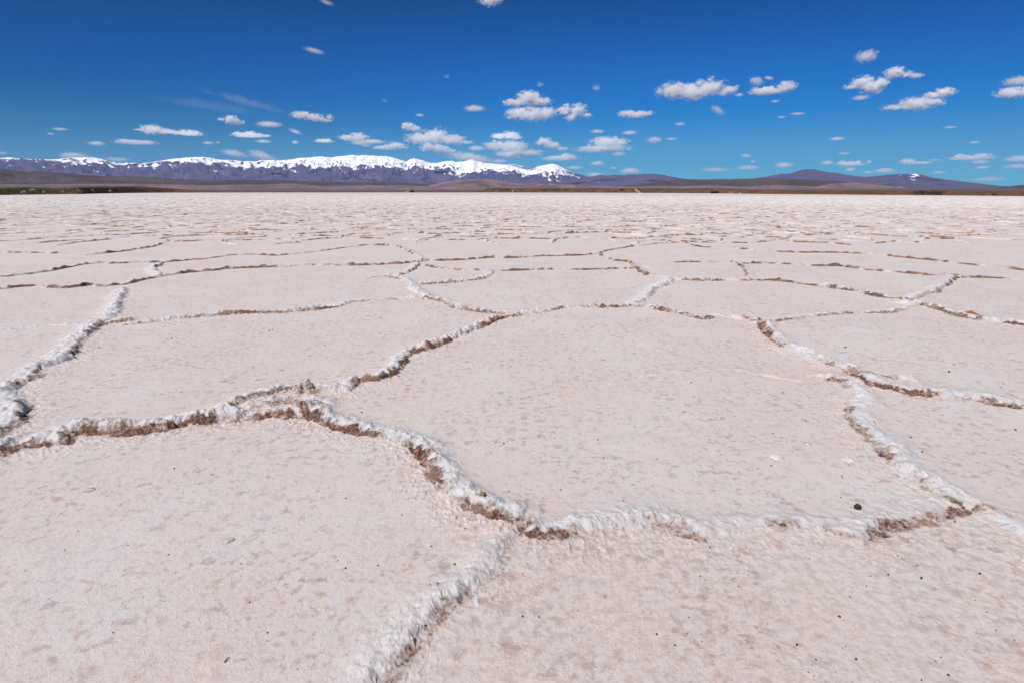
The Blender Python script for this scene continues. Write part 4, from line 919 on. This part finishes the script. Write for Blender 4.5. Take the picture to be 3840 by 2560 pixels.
# shrubs on the right shore
M_LEAF = noisy('shrub_leaf', (0.035, 0.032, 0.018), (0.075, 0.055, 0.035), 6, 0.9)
def shrub(X, wpx, hpx, lab, seed, back=1.0):
    p_, m_px, rz = shore_pt(X, back); rnd = random.Random(seed); w_ = wpx * m_px; h_ = hpx * m_px
    e = empty('shrub', p_, rz); tag(e, lab, 'shrub', 'shrubs along the shore')
    bm = bmesh.new()
    for q in range(5):
        a = rnd.uniform(0, 6.28); bmesh.ops.create_cone(bm, cap_ends=True, segments=6, radius1=.05 * h_, radius2=.015 * h_, depth=h_ * .8, matrix=Matrix.Translation((math.cos(a) * w_ * .1, math.sin(a) * w_ * .1, h_ * .36)) @ Matrix.Rotation(.4, 4, Vector((math.sin(a), -math.cos(a), 0)) * -1))
    bobj('stem', bm, M_WOOD, e)
    bm = bmesh.new()
    cl = [(rnd.uniform(-.36, .36) * w_, rnd.uniform(-.3, .3) * w_, rnd.uniform(.3, .8) * h_, rnd.uniform(.12, .24)) for _ in range(9)]
    for q in range(700):
        cx, cy, cz, cr = rnd.choice(cl); d = Vector((rnd.gauss(0, 1), rnd.gauss(0, 1), rnd.gauss(0, 1))).normalized() * rnd.uniform(.5, 1)
        c = Vector((cx + d.x * cr * w_, cy + d.y * cr * w_, max(.03, cz + d.z * cr * h_))); s_ = h_ * rnd.uniform(.03, .07)
        a1 = Vector((rnd.gauss(0, 1), rnd.gauss(0, 1), rnd.gauss(0, 1))).normalized(); a2 = a1.orthogonal().normalized()
        bm.faces.new([bm.verts.new(c + a1 * s_), bm.verts.new(c + a2 * s_ * .6), bm.verts.new(c - a1 * s_), bm.verts.new(c - a2 * s_ * .6)])
    bobj('crown', bm, M_LEAF, e)
for k, (X, wp, hp, lab) in enumerate([(3308, 22, 7, 'low dark shrub left of the shrub clump at right'), (3440, 34, 14, 'leftmost shrub of the dense clump on the right shore'), (3462, 30, 16, 'second shrub from the left in the clump on the right shore'), (3488, 26, 17, 'tallest shrub in the middle of the clump on the right shore'), (3512, 26, 15, 'shrub right of the tallest one in the clump'), (3532, 24, 13, 'rightmost dark shrub of the clump on the right shore'), (3690, 14, 6, 'small dark bush between the clump and the right edge'), (3726, 22, 10, 'dark round bush on the shore near the right edge'), (2274, 12, 5, 'small lone bush at the foot of the long right-hand bank')]):
    shrub(X, wp, hp, lab, 900 + k, 1.004)
# pale boulders on the left shore
M_BOULD = noisy('pale_boulder', (0.27, 0.22, 0.20), (0.15, 0.12, 0.10), 2, 0.9, 0.05)
for k, (X, Y, px, lab) in enumerate([(346, 716, 9, 'roundest pale boulder on the left shore, above the others'), (238, 721, 8, 'pale boulder left of the roundest one on the left shore'), (412, 719, 9, 'flat pale boulder right of the roundest one on the left shore'), (300, 719, 9, 'dull pinkish boulder between two pale ones on the left shore'), (90, 722, 12, 'bright angular rock at the left end of the rocky shore'), (122, 716, 14, 'pale slanted rock right of the bright angular one'), (165, 722, 8, 'small pale rock at the foot of the slanted rocks')]):
    p_, m_px, rz = shore_pt(X, 1.0); a, e_ = azel(X, Y); r = p_.length * (1.012 if Y > 718 else 1.03)
    rr = px * m_px / 2; o = bobj('boulder', rock_bm(rr, 3, .4, 300 + k, (1.2, 1, .8), 1.5), M_BOULD)
    o.location = (r * math.sin(a), r * math.cos(a), CAM_H + e_ * r); tag(o, lab, 'boulder', 'boulders on the left shore')
# ================================================================== AIR
hm = bpy.data.materials.new('haze'); hm.use_nodes = True; t = NT(hm); t.n.clear()
out = t.add('ShaderNodeOutputMaterial'); pv = t.add('ShaderNodeVolumePrincipled'); pv.inputs['Color'].default_value = (0.40, 0.62, 1.0, 1); pv.inputs['Density'].default_value = 6.8e-6
t.l.new(pv.outputs[0], out.inputs['Volume']); hm.cycles.homogeneous_volume = True
bm = bmesh.new(); box(bm, -50000, 50000, -9000, 50000, -70, 2950); o = bobj('haze', bm, hm); o['kind'] = 'stuff'
print('MTN TOP', max(max(v[2] for v in ob.bound_box) for ob in bpy.data.objects if 'mountains' in ob.name))
